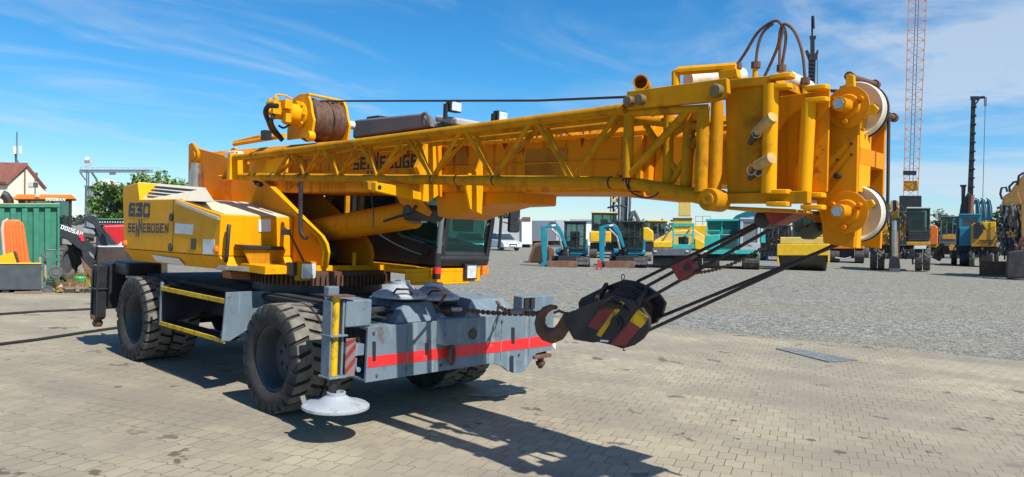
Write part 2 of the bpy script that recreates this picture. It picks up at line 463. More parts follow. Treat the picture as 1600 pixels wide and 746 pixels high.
wh = None
for x in (0, -3.444):
    for y in (-1.18, -.845, .72, 1.055):
        if wh is None: wh = make_wheel(crane, x, y)
        else:
            c = copy_tree(wh, crane); c.location = (x, y, TR); c.rotation_euler = (0, x * 1.7 + y * 2.1, pi if y > 1 or -.9 < y < 0 else 0)
for x in (0, -3.444):
    MB().cyl((x, -.75, TR), (x, .62, TR), .11, 14).lathe((x, -.1, TR), (0, 1, 0), [(.06, -.2), (.24, -.1), (.26, 0), (.24, .1), (.06, .2)], 18).build('axle', BLACK, crane)

# --- chassis
ch = MB().box(-4.35, .80, -.62, .50, .62, 1.0).box(-4.1, .9, -.95, .80, 1.0, 1.055).build('chassis_frame', DGREY, crane, .01)
MB().box(-.75, .85, -.90, .78, 1.058, 1.075).box(-2.45, -.76, -.45, .3, 1.058, 1.07).build('deck_plate', DGREY, ch, .004)
px_([(352, 457), (418, 454), (430, 461), (430, 482), (401, 505), (357, 533), (345, 533)], -.92, .025).build('mudguard_bracket', GREY, crane, .004)
px_([('L', -1.33, 1.02), ('L', -.6, 1.0), ('L', -.6, .80), ('L', -.95, .62), ('L', -1.33, .56)], -2.56, .025).build('mudguard_bracket', DGREY, crane, .004)
st = MB()
for z, wz in ((.985, .05), (.570, .045)):
    st.bar((-2.55, -1.335, z), (-.91, -1.335, z), .02, wz)
st.each('step_edge', LYEL, crane, .003)
tr = MB()
for z, w in ((.58, .20), (.985, .16)):
    n = 46
    for k in range(n):
        x = -2.52 + k * 1.6 / n; tr.box(x, x + .02, -1.322, -1.32 + w, z - .012, z + .008)
    for j in range(4): tr.box(-2.54, -.92, -1.32 + j * w / 3.1, -1.305 + j * w / 3.1, z - .014, z + .006)
tr.each('step_tread', DGREY, crane)
pg = MB().box(-2.575, -2.545, -1.345, -1.315, .545, 1.06)
for k in range(15): pg.box(-2.567, -2.553, -1.314, -1.15, .57 + k * .03, .583 + k * .03)
pg.box(-2.57, -2.55, -1.16, -1.14, .545, 1.02).build('step_post', GREY, crane)
# vertical grey stay plates inboard of the step
MB().prism([(-1.10, -1.30, .60), (-.93, -1.30, .58), (-.93, -1.28, .84)], (0, .02, 0)).build('stay_plate', GREY, crane)

# --- front outrigger beam
BX = 1.187
fb = MB()
fb.prism([P(x, y, 'x', BX) for x, y in ((575.3, 511.7), (830, 488.5), (866, 484), (862, 547), (838, 553), (820, 580), (795, 581), (785, 573), (770, 568), (571.2, 598.5))], (-.03, 0, 0))
fb.box(.76, .785, -1.06, 1.40, .48, .95).box(.787, BX - .031, -1.06, 1.40, .925, .95).box(.787, BX - .031, -1.06, 1.25, .47, .495)
fb.box(.787, BX - .031, -.62, -.60, .5, .92).box(.787, BX - .031, 1.37, 1.395, .5, .92)
beam = fb.build('bumper_beam', GREY, crane, .004)
zc = (.595, .693)
def bp(x, y): return P(x, y, 'x', BX + .002)
MB().prism([bp(574.2, 574.6), bp(574.9, 557.8), bp(863, 523.6), bp(861.6, 540)], (.0025, 0, 0)).build('reflective_stripe', RED, beam)
sl = MB()
for x, y0, y1 in ((584, 534, 564), (666, 536, 554), (801, 512, 537)):
    sl.prism([bp(x - 2, y0), bp(x + 2.5, y0), bp(x + 2.5, y1), bp(x - 2, y1)], (.008, 0, 0))
sl.each('slot', BLACK, beam)
# central hitch box, hole and hook
hb = MB(); hy0, hy1 = P(697, 520, 'x', 1.3).y, P(728, 520, 'x', 1.3).y
hb.prism([(BX + .002, hy0 - .02, .735), (1.30, hy0, .735), (1.30, hy1, .735), (BX + .002, hy1 + .02, .735)], (0, 0, .25))
hitch = hb.build('hitch_box', GREY, crane, .006)
c = P(739, 522, 'x', BX + .003); MB().cyl(c, c + Vector((.006, 0, 0)), .055, 22).build('beam_hole', BLACK, beam)
c = P(706, 555, 'x', BX + .05); MB().tube([c + Vector((.0, .03 * cos(a), .085 * sin(a))) for a in [k * pi / 10 - .5 * pi for k in range(21)]], .02, 8).build('tow_ring', RUSTM, hitch)
wl_ = MB()
for y in (-.62, .62, 1.05): wl_.box(BX + .001, BX + .006, y, y + .008, .50, .93)
wl_.each('weld_seam', GREY, beam)
for y, z in ((-1.0, .90), (-.95, .52), (-.2, .53), (.9, .53), (1.3, .88), (.62, .90)):
    MB().cyl((BX + .001, y, z), (BX + .014, y, z), .013, 6).build('bolt', RUSTM, beam)
# triangular gusset and pintle under the right end
px_([(797, 555), (816, 577), (809, 582), (797, 582)], BX + .01, .05).build('gusset', GREY, beam, .004)
c = P(845, 556, 'x', BX - .05)
MB().box(c.x - .10, c.x + .08, c.y - .19, c.y + .09, c.z - .012, c.z + .025).build('pintle_plate', RUSTM, crane, .004)
MB().lathe(c, (0, 0, -1), [(.035, 0), (.035, .06), (.055, .065), (.05, .10), (.03, .12), (.02, .14), (0, .14)], 14).build('pintle', RUSTM, crane)
# open left end: hoses, valve, reflector board, outrigger leg with yellow ram
hs = MB(); random.seed(3)
for k in range(5):
    y = -1.04 + k * .012; x = .80 + k * .06
    hs.stube([(x, y + .25, .985), (x + .02, y + .1, 1.02), (x, y - .03, .99), (x, y - .075 - .02 * (k % 2), .90), (x + .02, y - .06, .78), (x + .05, y - .03, .70 - .02 * k)], .013, 7)
for k in range(3): hs.stube([(1.05 - k * .03, -1.10, .99), (1.06 - k * .03, -.98, 1.05 + .01 * k), (1.02, -.80, 1.065 + .012 * k), (.95, -.62, 1.04), (.9, -.50, .98)], .016, 8)
hs.build('hydraulic_hose', HOSE, crane)
MB().box(.98, 1.14, -1.17, -1.06, .70, .80).cyl((1.1, -1.14, .68), (1.1, -1.14, .60), .03, 12).cyl((1.06, -1.12, .58), (1.16, -1.12, .58), .022, 10).build('valve_block', GREY, crane, .004)
leg = MB(); lx, ly = 1.09, -1.36
leg.box(lx - .085, lx - .06, ly - .05, ly + .085, .55, 1.19).box(lx - .058, lx + .05, ly + .065, ly + .085, .55, 1.19).box(lx - .058, lx + .06, ly - .06, ly - .045, .55, 1.19)
leg.box(lx - .09, lx + .09, ly - .07, ly + .10, .885, .90).box(lx - .09, lx + .09, ly - .07, ly + .10, .53, .548)
lg = leg.build('outrigger_leg', GREY, crane, .004)
MB().box(.80, 1.15, -1.27, -1.00, .955, 1.19).build('leg_housing', GREY, crane, .015)
MB().cyl((lx + .02, ly + .008, .55), (lx + .02, ly + .008, 1.22), .036, 18).build('leg_ram', LYEL, crane)
MB().box(lx - .06, lx + .09, ly - .06, ly + .16, 1.222, 1.234).build('ram_cap', RUSTM, crane)
MB().box(.93, 1.01, -1.36, -1.25, 1.20, 1.30).build('lifting_lug', GREY, crane, .01)
rb = MB().box(1.135, 1.145, -1.255, -1.155, .53, .86).build('reflector_board', mat('grubby_board', (.20, .15, .14), .6, wear=((.16, .1, .09), .5, .75, 9)), crane)
r2 = MB()
for k in range(3):
    z = .55 + k * .12; r2.prism([(1.1465, -1.255, z), (1.1465, -1.255, z + .05), (1.1465, -1.155, z + .10 + .05 if z + .15 < .86 else .86), (1.1465, -1.155, z + .10 if z + .10 < .86 else .84)], (.002, 0, 0))
r2.build('reflector_stripe', DRED, rb)
MB().cyl((lx + .02, ly + .01, .38), (lx + .02, ly + .01, .529), .035, 16).build('leg_piston', BLACK, crane)


def cone_pad(mb, o, R=.36, H=.14, neck=.105):
    mb.lathe(o, (0, 0, 1), [(R * .96, 0), (R, .008), (R, .028), (R * .93, .042), (neck * 1.9, H * .62), (neck * 1.25, H), (neck, H * 1.12), (neck, H * 1.4), (neck * .8, H * 1.4), (neck * .75, H * .9), (0, H * .9)], 40)
    return mb


c = P(532, 641, 'y', -1.335); c.x = lx
pad = cone_pad(MB(), (lx + .04, ly + .035, .27), .285, .10, .08).build('outrigger_foot', PAD, crane)
MB().bar((c.x - .10, ly - .18, .31), (c.x - .11, ly - .20, .38), .03, .04).build('foot_latch', STEEL, pad, .004)
# raised sides carrying the spare pads
for (x0, x1, y0, y1) in ((.45, 1.12, -.72, -.05), (.45, 1.12, .15, .95)):
    MB().hexa([(x0, y0, 1.0 - .05), (x1, y0, .952), (x1, y1, .952), (x0, y1, .95)], [(x0 + .08, y0 + .14, 1.15), (x1 - .14, y0 + .22, 1.12), (x1 - .14, y1 - .12, 1.12), (x0 + .08, y1 - .1, 1.15)]).build('pad_carrier', GREY, crane, .01)
# right end box
q0, q1 = P(816, 480, 'x', 1.1), P(866, 480, 'x', 1.1)
MB().box(.96, 1.10, q0.y, q1.y, .955, 1.135).build('leg_housing', GREY, crane, .012)
MB().box(1.102, 1.12, q0.y + .02, q0.y + .18, 1.0, 1.12).box(1.121, 1.14, q0.y + .10, q0.y + .16, 1.0, 1.12).build('housing_door', BLACK, crane)
MB().prism([bp(863.5, 541), bp(863.5, 526), bp(868, 525), bp(868, 546)], (-.02, .0, 0)).build('end_reflector', STICK, crane)
lugm = MB()
for x, y in ((678, 484), (775, 478)):
    c = P(x, y, 'x', 1.0); lugm.cyl(c + Vector((0, -.02, 0)), c + Vector((0, .02, 0)), .055, 14).box(c.x - .045, c.x + .045, c.y - .018, c.y + .018, c.z - .16, c.z)
lugm.each('lashing_eye', RUSTM, crane)
# rear outrigger beam
MB().box(-4.85, -4.42, -1.05, 1.25, .45, .95).box(-4.86, -4.46, -1.27, -1.06, .55, 1.16).build('rear_beam', BLACK, crane, .008)
MB().box(-4.78, -4.74, -1.40, -1.28, .42, 1.12).box(-4.56, -4.52, -1.40, -1.28, .42, 1.12).box(-4.80, -4.50, -1.42, -1.27, .80, .82).build('outrigger_leg', BLACK, crane, .004)
MB().cyl((-4.65, -1.34, .44), (-4.65, -1.34, 1.12), .06, 16).build('leg_ram', DGREY, crane)
MB().lathe((-4.65, -1.34, .44), (0, 0, -1), [(.09, 0), (.09, .05), (.05, .07), (.07, .11), (.05, .16), (0, .16)], 16).build('pintle', RUSTM, crane)
MB().box(-4.5, -4.0, -1.22, -.75, 1.02, 1.20).build('rear_locker', BLACK, crane, .04)

# --- slewing ring
SLX = -1.15
MB().cyl((SLX, -.09, 1.07), (SLX, -.09, 1.16), .74, 64).build('ring_base', BLACK, crane)
rg = MB().cyl((SLX, -.09, 1.161), (SLX, -.09, 1.32), .80, 72)
for k in range(96):
    a = 2 * pi * k / 96; u = Vector((cos(a), sin(a), 0)); t = Vector((-sin(a), cos(a), 0)); o = Vector((SLX, -.09, 1.165)) + u * .80
    rg.prism([o - t * .014 - u * .02, o - t * .009 + u * .035, o + t * .009 + u * .035, o + t * .014 - u * .02], (0, 0, .115))
rg.build('slewing_ring', mat('ring_rust', (.10, .045, .022), .7, var=.3, scale=12), crane, smooth=False)

# --- upper frame plates
NY, FY = -.42, .20
near = [(294, 300), (294.5, 226), (300, 223), (305, 231), (330, 238), (362, 246), (366, 277), (409, 279), (419, 289), (466, 338), (499, 371), (505.5, 383), (508, 397), (505, 418), ('L', -1.3, 1.36), ('L', -3.9, 1.36)]
npl = pp(near, NY, .04).build('frame_plate', YELB, crane, .004)
pts = [P(p[0], p[1], 'y', NY) if p[0] != 'L' else Vector((p[1], NY, p[2])) for p in near]
MB().prism([Vector((p.x, FY, p.z)) for p in pts], (0, .04, 0)).build('frame_plate', YELB, crane, .004)
edge = MB()
for a, b in zip(pts[8:13], pts[9:14]):
    t = (b - a).normalized(); edge.hexa([a + Vector((.002, -.03, .002)), a + Vector((.002, .055, .002)), a + Vector((.016, .055, .016)), a + Vector((.016, -.03, .016))], [b + Vector((.002, -.03, .002)), b + Vector((.002, .055, .002)), b + Vector((.016, .055, .016)), b + Vector((.016, -.03, .016))])
edge.build('plate_flange', YEL, npl)
MB().box(-3.9, -.58, NY + .041, FY - .001, 1.33, 1.37).box(-2.6, -1.3, NY + .05, FY - .01, 1.372, 1.75).build('frame_floor', DGREY, crane)
c = P(303, 244, 'y', NY - .04); MB().cyl(c, c + Vector((0, .08, 0)), .11, 24).cyl(c - Vector((0, .02, 0)), c, .06, 18).build('boom_pivot', YELW, crane, .004)
# front cross strip below the plates and the cab
MB().box(-.60, -.56, -.50, 1.14, 1.315, 1.375).box(-3.9, -.58, .5, 1.14, 1.31, 1.36).build('floor_beam', YEL, crane, .004)
MB().box(-.55, -.53, -.05, -.01, 1.36, 1.52).build('stay_rod', YEL, crane)
MB().lathe((-.78, -.30, 1.50), (0, 1, 0), [(.05, 0), (.11, .01), (.12, .10), (.10, .16), (.05, .17)], 18).build('hydraulic_motor', BLACK, crane)

# --- engine hood
HY = -1.29
side = [(194, 388.5), (191.5, 300), (193, 291.5), (215, 285.5), (218, 312), (274, 311), (345, 335.5), (342, 400.5)]
hp = [P(x, y, 'y', HY) for x, y in side]
hm = MB().prism(hp, (0, NY - HY - .003, 0))
low = [P(x, y, 'y', HY) for x, y in ((194, 389.2), (342, 401.2), (348.6, 423), (197, 407.6))]
low[0].y = low[1].y = HY + .001; low[2].y = low[3].y = HY + .10
xf = -1.2
hood = hm.build('engine_hood', YEL, crane, .012)
lw = MB().hexa([low[3], low[2], Vector((low[2].x, NY - .003, low[2].z)), Vector((low[3].x, NY - .003, low[3].z))], [low[0], low[1], Vector((low[1].x, NY - .003, low[1].z)), Vector((low[0].x, NY - .003, low[0].z))])
lw.build('hood_skirt', YEL, crane, .006)
# faded flat top between door line and front edge; raised grille at the back
a, b = P(274, 311, 'y', HY), P(345, 335.5, 'y', HY); up = Vector((0, 0, .006))
ftp = MB().prism([a + Vector((.02, .05, .004)), b + Vector((-.02, .05, .004)), Vector((b.x - .02, NY - .01, b.z + .004)), Vector((a.x + .02, NY - .01, a.z + .004))], up).build('hood_top', FADED, hood)
g3, g2 = P(219, 312, 'y', HY + .03), P(336, 316, 'y', HY + .03); g0, g1 = P(216, 284, 'y', HY + .26), P(321, 293, 'y', HY + .26)
b0, b1 = Vector((g0.x, g0.y, g3.z)), Vector((g1.x, g1.y, g2.z))
gz = .0
grl = MB().add([g3, g2, g1, g0, b0, b1], [(0, 1, 2, 3), (4, 5, 1, 0), (3, 2, 5, 4), (0, 3, 4), (1, 5, 2)]).build('radiator_cowl', FADED, crane, .008)
n = (g1 - g0).cross(Vector((0, 0, 1))).normalized()
slt = MB(); u = (g1 - g0); d = (g3 - g0); off = Vector((0, -.004, 0))
for k in range(4):
    f0 = .16 + k * .19; f1 = f0 + .11
    for s0, s1 in ((.12, .88),):
        A = g0 + u * s0 + d * f0; B_ = g0 + u * (s1 + .04 * k * .5) + d * f0; D = g0 + u * (s1 + .02 * k + .01) + d * f1; E_ = g0 + u * (s0 + .015) + d * f1
        slt.prism([A + off, B_ + off, D + off, E_ + off], (0, -.003, 0))
slt.build('grille_slot', BLACK, grl)
tm = MB(); ex = (1, 0, .0); ez = (0, 0, 1); OY = HY - .001
o = P(201, 338.5, 'y', OY); e_ = P(234, 340, 'y', OY); h_ = P(201, 317, 'y', OY).z - o.z
L_ = (e_ - o).length
word(tm, '630', o, e_ - o, ez, h_, L_ / 3.3, L_ / 3.3 * .15, .048)
o = P(200, 363, 'y', OY); e_ = P(257, 364.5, 'y', OY); h_ = P(200, 349, 'y', OY).z - o.z; L_ = (e_ - o).length
logo(tm, o, e_ - o, ez, h_, L_ / 11.2, L_ / 11.2 * .30, .0225)
tm.build('lettering', NAVY, hood)
stk = MB()
for q in (((274, 349), (303, 351), (301, 367), (273, 364.5)), ((317.5, 374), (335.5, 374.5), (335.5, 398), (317, 397))):
    stk.prism([P(x, y, 'y', HY - .001) for x, y in q], (0, -.002, 0))
stk.each('sticker', STICK, hood)
w0 = [P(x, y, 'y', HY + .045) for x, y in ((240.5, 398), (282, 404), (285, 414.5), (242, 408))]
w0[0].y = w0[1].y = HY + .028; w0[2].y = w0[3].y = HY + .072
MB().prism(w0, (0, -.012, -.004)).build('sticker', STICK, hood)
dl = MB()
a, b = P(271.5, 312, 'y', HY), P(270, 393, 'y', HY); dl.bar(a + Vector((0, -.001, 0)), b + Vector((0, -.001, 0)), .012, .004, (0, 1, 0))
for q in ((268, 340, 8), (266.5, 387, 8)):
    c = P(q[0], q[1], 'y', HY); dl.cyl(c + Vector((0, -.012, 0)), c, .05, 14)
c = P(303, 382, 'y', HY); dl.box(c.x - .05, c.x + .05, HY - .012, HY - .001, c.z - .06, c.z + .06)
dl.build('door_gap', BLACK, hood)
MB().bar(P(276, 316, 'y', HY - .012), P(342, 342, 'y', HY - .012), .03, .025, (0, 1, 0)).build('hinge_rail', mat('aluminium_rail', (.55, .5, .4), .4, metal=.4), hood)
mk = MB()
for x, y in ((196.5, 381), (338.5, 390.5)):
    c = P(x, y, 'y', HY); mk.lathe(c, (0, -1, 0), [(.045, 0), (.045, .02), (.03, .03), (0, .03)], 14)
mk.each('marker_light', ORANGE, hood)
c = P(307, 292, 'y', -.75); MB().cyl(c - Vector((0, 0, .1)), c + Vector((0, 0, .22)), .085, 22).cyl(c + Vector((0, 0, .2)), c + Vector((0, 0, .3)), .07, 22).build('exhaust_pipe', CHROME, crane)
# hood front face fittings
hd = MB().tube([P(358, 352, 'x', xf + .07), P(357, 358, 'x', xf + .09), P(354, 402, 'x', xf + .09), P(353, 408, 'x', xf + .05)], .022, 8)
hd.build('grab_handle', HOSE, crane)
MB().prism([P(x, y, 'x', xf + .004) for x, y in ((404, 343), (423, 342.5), (423, 362), (404, 362.5))], (.003, 0, 0)).build('sticker', STICK, hood)
MB().prism([P(x, y, 'x', xf + .004) for x, y in ((331, 374), (334, 374), (334, 405), (331, 405))], (.001, 0, 0))
bk = MB(); bkx = xf + .16
fr = [P(x, y, 'x', bkx) for x, y in ((379, 390), (446, 389), (437, 418), (392, 419))]
bk.prism(fr, (.015, 0, 0))
bracket = bk.build('step_bracket', YELW, crane, .003)
hl = MB()
for r, (yy, xs, n) in enumerate(((396, 387, 9), (405, 389, 8), (413, 392, 7))):
    for k in range(n):
        c = P(xs + k * 5.6, yy, 'x', bkx + .016); hl.cyl(c, c + Vector((.002, 0, 0)), .011, 8)
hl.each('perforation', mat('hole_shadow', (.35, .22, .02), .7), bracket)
MB().prism([P(x, y, 'x', bkx + .05) for x, y in ((379, 383), (397, 384), (445, 386), (444, 391), (381, 391))], (-.20, 0, 0)).build('step_grip', BLACK, crane, .01)
MB().prism([P(x, y, 'x', bkx + .1) for x, y in ((352, 423), (357, 417), (417, 418), (416, 423), (390, 426))], (-.24, 0, 0)).build('mud_flap', mat('dusty_rubber', (.12, .12, .11), .8, wear=((.25, .23, .2), .5, .8, 8)), crane, .01)
MB().box(-1.19, -.60, -1.08, NY - .002, 1.285, 1.37).build('front_ledge', YEL, crane, .004)
MB().prism([P(x, y, 'x', -1.05) for x, y in ((360, 425), (390, 425), (390, 437), (362, 436))], (-.2, 0, 0)).build('ring_guard', mat('rust_orange', (.30, .10, .02), .7), crane)
# headlamp and mirror rod
c0 = P(482, 424, 'x', -.5); lam = MB().box(-.60, -.50, c0.y - .115, c0.y + .10, c0.z - .105, c0.z + .10).build('headlamp', YELW, crane, .01)
MB().box(-.499, -.488, c0.y - .085, c0.y + .085, c0.z - .08, c0.z + .08).build('lamp_lens', LAMPG, lam, .012)
MB().box(-.62, -.54, c0.y - .20, c0.y - .12, c0.z - .05, c0.z + .09).build('lamp_bracket', BLACK, crane, .005)
MB().tube([P(475, 410, 'x', -.62), P(452, 364, 'x', -.62), P(444, 356, 'x', -.62)], .013, 8).build('mirror_rod', RUSTM, crane)
c = P(447, 363, 'x', -.62); MB().box(c.x - .03, c.x + .03, c.y - .05, c.y + .04, c.z - .03, c.z + .03).build('rod_clamp', BLACK, crane, .006)
MB().tube([P(398, 282, 'y', -.60), P(402, 287, 'y', -.60), P(408, 289, 'y', -.50)], .03, 8).build('rubber_stop', HOSE, crane)
MB().tube([P(470, 275, 'y', -.60), P(469.5, 360, 'y', -.60), P(471, 366, 'y', -.60), P(475, 371, 'y', -.58), P(478, 372, 'y', -.46)], .025, 10).build('hose_guide_post', BLACK, crane)

# --- cab on the far side
CX0, CX1, CY0, CY1 = -1.25, .33, .47, 1.22
sidep = [('L', CX1, 1.42), ('L', CX1 + .10, 1.75), ('L', CX1 + .05, 2.15), ('L', CX1 - .25, 2.95), ('L', CX0, 2.95), ('L', CX0, 1.42)]
MB().prism([(CX0, CY0, 1.42), (CX1 + .02, CY0, 1.42), (CX1 + .05, CY0, 1.50), (CX1 - .02, CY0, 1.64), (-.35, CY0, 1.74), (-.75, CY0, 1.95), (CX0, CY0, 2.02)], (0, CY1 - CY0, 0)).build('cab_body', BLACK, crane, .02)
fx = lambda z: CX1 + .02 + (.10 if z < 2.1 else .10) * sin(min(1, max(0, (z - 1.45) / 1.6)) * pi) - .12 * max(0, (z - 2.2) / .8)
cabp = MB()
zs = [1.5 + k * .15 for k in range(10)]
for y in (CY0 + .03, CY1 - .03):
    for z0, z1 in zip(zs, zs[1:]):
        cabp.hexa([(fx(z0) - .07, y - .03, z0), (fx(z0), y - .03, z0), (fx(z0), y + .03, z0), (fx(z0) - .07, y + .03, z0)], [(fx(z1) - .07, y - .03, z1), (fx(z1), y - .03, z1), (fx(z1), y + .03, z1), (fx(z1) - .07, y + .03, z1)])
    for x in (-.45, CX0 + .05): cabp.box(x - .04, x + .04, y - .03, y + .03, 1.9 if x < -.5 else 1.72, 2.86)
cabp.box(-1.2, fx(2.85), CY0, CY1, 2.85, 2.90).box(fx(1.5) - .06, fx(1.5) + .004, CY0 + .061, CY1 - .061, 1.48, 1.55)
cabp.build('cab_frame', BLACK, crane, .004)
gm = MB()
for z0, z1 in zip(zs, zs[1:]):
    gm.hexa([(fx(z0) - .04, CY0 + .065, z0 + (.05 if z0 == zs[0] else 0)), (fx(z0) - .03, CY0 + .065, z0 + (.05 if z0 == zs[0] else 0)), (fx(z0) - .03, CY1 - .065, z0), (fx(z0) - .04, CY1 - .065, z0)], [(fx(z1) - .04, CY0 + .065, z1), (fx(z1) - .03, CY0 + .065, z1), (fx(z1) - .03, CY1 - .065, z1), (fx(z1) - .04, CY1 - .065, z1)])
gm.build('windscreen', GLASS, crane)
MB().prism([(.26, CY0 + .005, 1.68), (.30, CY0 + .005, 2.84), (-.40, CY0 + .005, 2.84), (-.40, CY0 + .005, 1.78)], (0, .012, 0)).build('side_window', DGLASS, crane)
MB().prism([(-.49, CY0 + .005, 1.84), (-.49, CY0 + .005, 2.84), (-1.15, CY0 + .005, 2.84), (-1.15, CY0 + .005, 2.03)], (0, .012, 0)).build('side_window', DGLASS, crane)
MB().prism([(.26, CY1 - .02, 1.6), (.30, CY1 - .02, 2.84), (-1.1, CY1 - .02, 2.84), (-1.1, CY1 - .02, 1.9)], (0, .012, 0)).build('side_window', GLASS, crane)
MB().box(-.75, -.35, .68, 1.04, 1.5, 1.9).box(-.85, -.70, .70, 1.02, 1.85, 2.55).build('driver_seat', BLACK, crane, .04)
MB().box(-1.9, CX0 - .002, .42, 1.15, 1.36, 2.70).build('cab_rear_block', BLACK, crane, .02)
gr = MB()
for k in range(18): gr.box(-1.80, -1.35, .405, .412, 1.98 + k * .035, 1.99 + k * .035)
for k in range(16): gr.box(-1.80 + k * .029, -1.79 + k * .029, .412, .418, 1.97, 2.62)
gr.build('mesh_guard', mat('guard_brown', (.16, .085, .03), .7), crane)
MB().box(-1.32, -1.29, .34, .40, 1.95, 2.6).build('guard_post', YELW, crane)
MB().stube([(-1.0, .44, 1.85), (-.70, .44, 1.72), (-.3, .44, 1.60), (.1, .44, 1.53), (.20, .44, 1.60)], .012, 6).build('window_trim', DGREY, crane)
MB().tube([P(694, 322, 'x', CX1 + .02), P(689, 350, 'x', CX1 + .08), P(684, 410, 'x', CX1 + .07)], .03, 10).build('pillar_highlight', mat('pillar_highlight_grey', (.10, .11, .12), .4), crane)  # the black front pillar's highlight, put in as a grey tube
# cab roof
ra, rb_, rc_ = P(551, 190, 'y', .46), P(666, 180, 'y', .46), P(659, 181, 'y', .46)
rf = MB().prism([(ra.x, .46, 2.91), (ra.x, .46, ra.z - .02), (ra.x + .04, .46, ra.z + .02), (rb_.x - .08, .46, rb_.z + .03), (rb_.x + .03, .46, rb_.z - .05), (rb_.x + .10, .46, 2.96)], (0, .14, 0))
roof = rf.build('cab_roof', CABG, crane, .03)
MB().hexa([(ra.x, .601, 2.91), (rb_.x + .18, .601, 2.93), (rb_.x + .18, 1.24, 2.93), (ra.x, 1.24, 2.91)], [(ra.x, .601, ra.z - .05), (rb_.x + .05, .601, rb_.z - .06), (rb_.x + .05, 1.24, rb_.z - .06), (ra.x, 1.24, ra.z - .05)]).build('roof_panel', CABG, roof, .02)
rz = rb_.z
MB().hexa([(rb_.x - .05, .62, rz - .05), (rb_.x + .34, .62, rz - .12), (rb_.x + .34, 1.2, rz - .12), (rb_.x - .05, 1.2, rz - .05)], [(rb_.x - .05, .62, rz + .03), (rb_.x + .34, .62, rz - .03), (rb_.x + .34, 1.2, rz - .03), (rb_.x - .05, 1.2, rz + .03)]).build('roof_visor', mat('pale_visor', (.34, .34, .32), .5), roof, .03)
MB().prism([(rb_.x + .08, .615, 2.97), (rb_.x + .34, .615, 2.97), (rb_.x + .30, .615, rz - .12), (rb_.x + .08, .615, rz - .06)], (0, .01, 0)).build('roof_window', glass('green_hatch', (.01, .09, .07), .6), roof)
MB().stube([(rb_.x - .02, .44, rz - .10), (rb_.x + .0, .40, rz - .02), (rb_.x + .08, .40, rz - .0), (rb_.x + .10, .44, rz - .12)], .02, 8).build('roof_handle', CABG, roof)
MB().box(ra.x + .05, ra.x + .32, .62, .8, ra.z - .06, ra.z + .08).build('roof_vent', BLACK, roof, .02)
wl = []
for px0, py0, yy, ww in ((713, 168, .66, .13), (785, 183, 1.16, .12)):
    c = P(px0, py0, 'y', yy)
    l_ = MB().box(c.x - .05, c.x + .035, c.y - ww * .9, c.y + ww * .4, c.z - .06, c.z + .06).build('work_light', BLACK, crane, .012)
    MB().box(c.x + .036, c.x + .045, c.y - ww * .78, c.y + ww * .28, c.z - .048, c.z + .048).build('lamp_lens', LAMPG, l_)
    MB().box(c.x - .04, c.x - .0, c.y - ww * 1.2, c.y - ww * .95, c.z - .14, c.z + .02).build('lamp_stalk', BLACK, l_)
# front beam with lamp under the cab
MB().box(.06, .36, -.02, 1.10, 1.36, 1.395).box(.34, .36, .0, 1.10, 1.245, 1.36).box(.06, .40, -.05, .88, 1.225, 1.245).build('cab_bumper', YEL, crane, .006)
MB().box(-1.3, .06, .40, 1.12, 1.30, 1.40).build('cab_floor', YELW, crane, .006)
c = P(737, 425, 'x', .40); l_ = MB().box(.362, .40, c.y - .10, c.y + .09, c.z - .09, c.z + .09).build('headlamp', BLACK, crane, .008)
MB().box(.401, .41, c.y - .075, c.y + .065, c.z - .07, c.z + .07).build('lamp_lens', LAMPG, l_)
c = P(757, 423, 'x', .38); MB().box(.362, .40, c.y - .05, c.y + .05, c.z - .05, c.z + .055).build('indicator_light', ORANGE, crane, .006)
c = P(683, 425, 'x', .40); MB().cyl((c.x, c.y, c.z - .08), (c.x, c.y, c.z + .20), .04, 14).build('step_bollard', BLACK, crane)
MB().cyl((c.x, c.y, c.z - .02), (c.x, c.y, c.z + .05), .043, 14).build('red_band', RED, crane)
# pillar, inside tube and mirrors
MB().stube([P(691, 350, 'x', .40), P(693, 375, 'x', .40), P(690, 383, 'x', .40), P(682, 386, 'x', .40)], .018, 8).build('grab_rail', DGREY, crane)
MB().stube([P(757, 376, 'x', .36), P(760, 355, 'x', .42), P(764, 350, 'x', .42)], .012, 6).build('wiper_arm', BLACK, crane)
mrod = MB().tube([P(780, 388, 'y', 1.3), P(783, 340, 'y', 1.3), P(785, 318, 'y', 1.3)], .018, 8).build('mirror_stay', BLACK, crane)
MB().stube([P(785, 347, 'y', 1.3), P(797, 350, 'y', 1.35), P(806, 350, 'y', 1.4), P(811, 341, 'y', 1.4)], .008, 6).build('mirror_cable', mat('cable_tan', (.4, .26, .15), .6), crane)
c = P(803, 341, 'y', 1.38); MB().box(c.x - .03, c.x + .03, c.y - .085, c.y + .085, c.z - .17, c.z + .17).build('side_mirror', BLACK, crane, .025)
c = P(754, 342, 'y', 1.1); MB().box(c.x - .30, c.x - .26, c.y - .2, c.y + .12, c.z - .16, c.z + .16).build('sun_blind', BLACK, crane, .02)

# --- telescopic boom
BY0, BY1 = -.36, .26
mid = (BY0 + BY1) / 2
xa, xb = -3.95, 3.55
zb0, zb1, zl, zt = 2.185, 2.17, 2.605, 2.775


def boom_sec(x0, x1, ins, mb=None, zbA=None, zbB=None):
    mb = mb or MB()
    def prof(x, zb): return [(x, BY0 + ins, zb + ins), (x, BY1 - ins, zb + ins), (x, BY1 - ins, zl - ins * .6), (x, BY1 - ins - .16, zt - ins), (x, BY0 + ins + .16, zt - ins), (x, BY0 + ins, zl - ins * .6)]
    a, b = prof(x0, zbA or zb0), prof(x1, zbB or zb1); n = 6
    return mb.add(a + b, [tuple(range(n))[::-1], tuple(range(n, 2 * n))] + [(i, (i + 1) % n, (i + 1) % n + n, i + n) for i in range(n)])


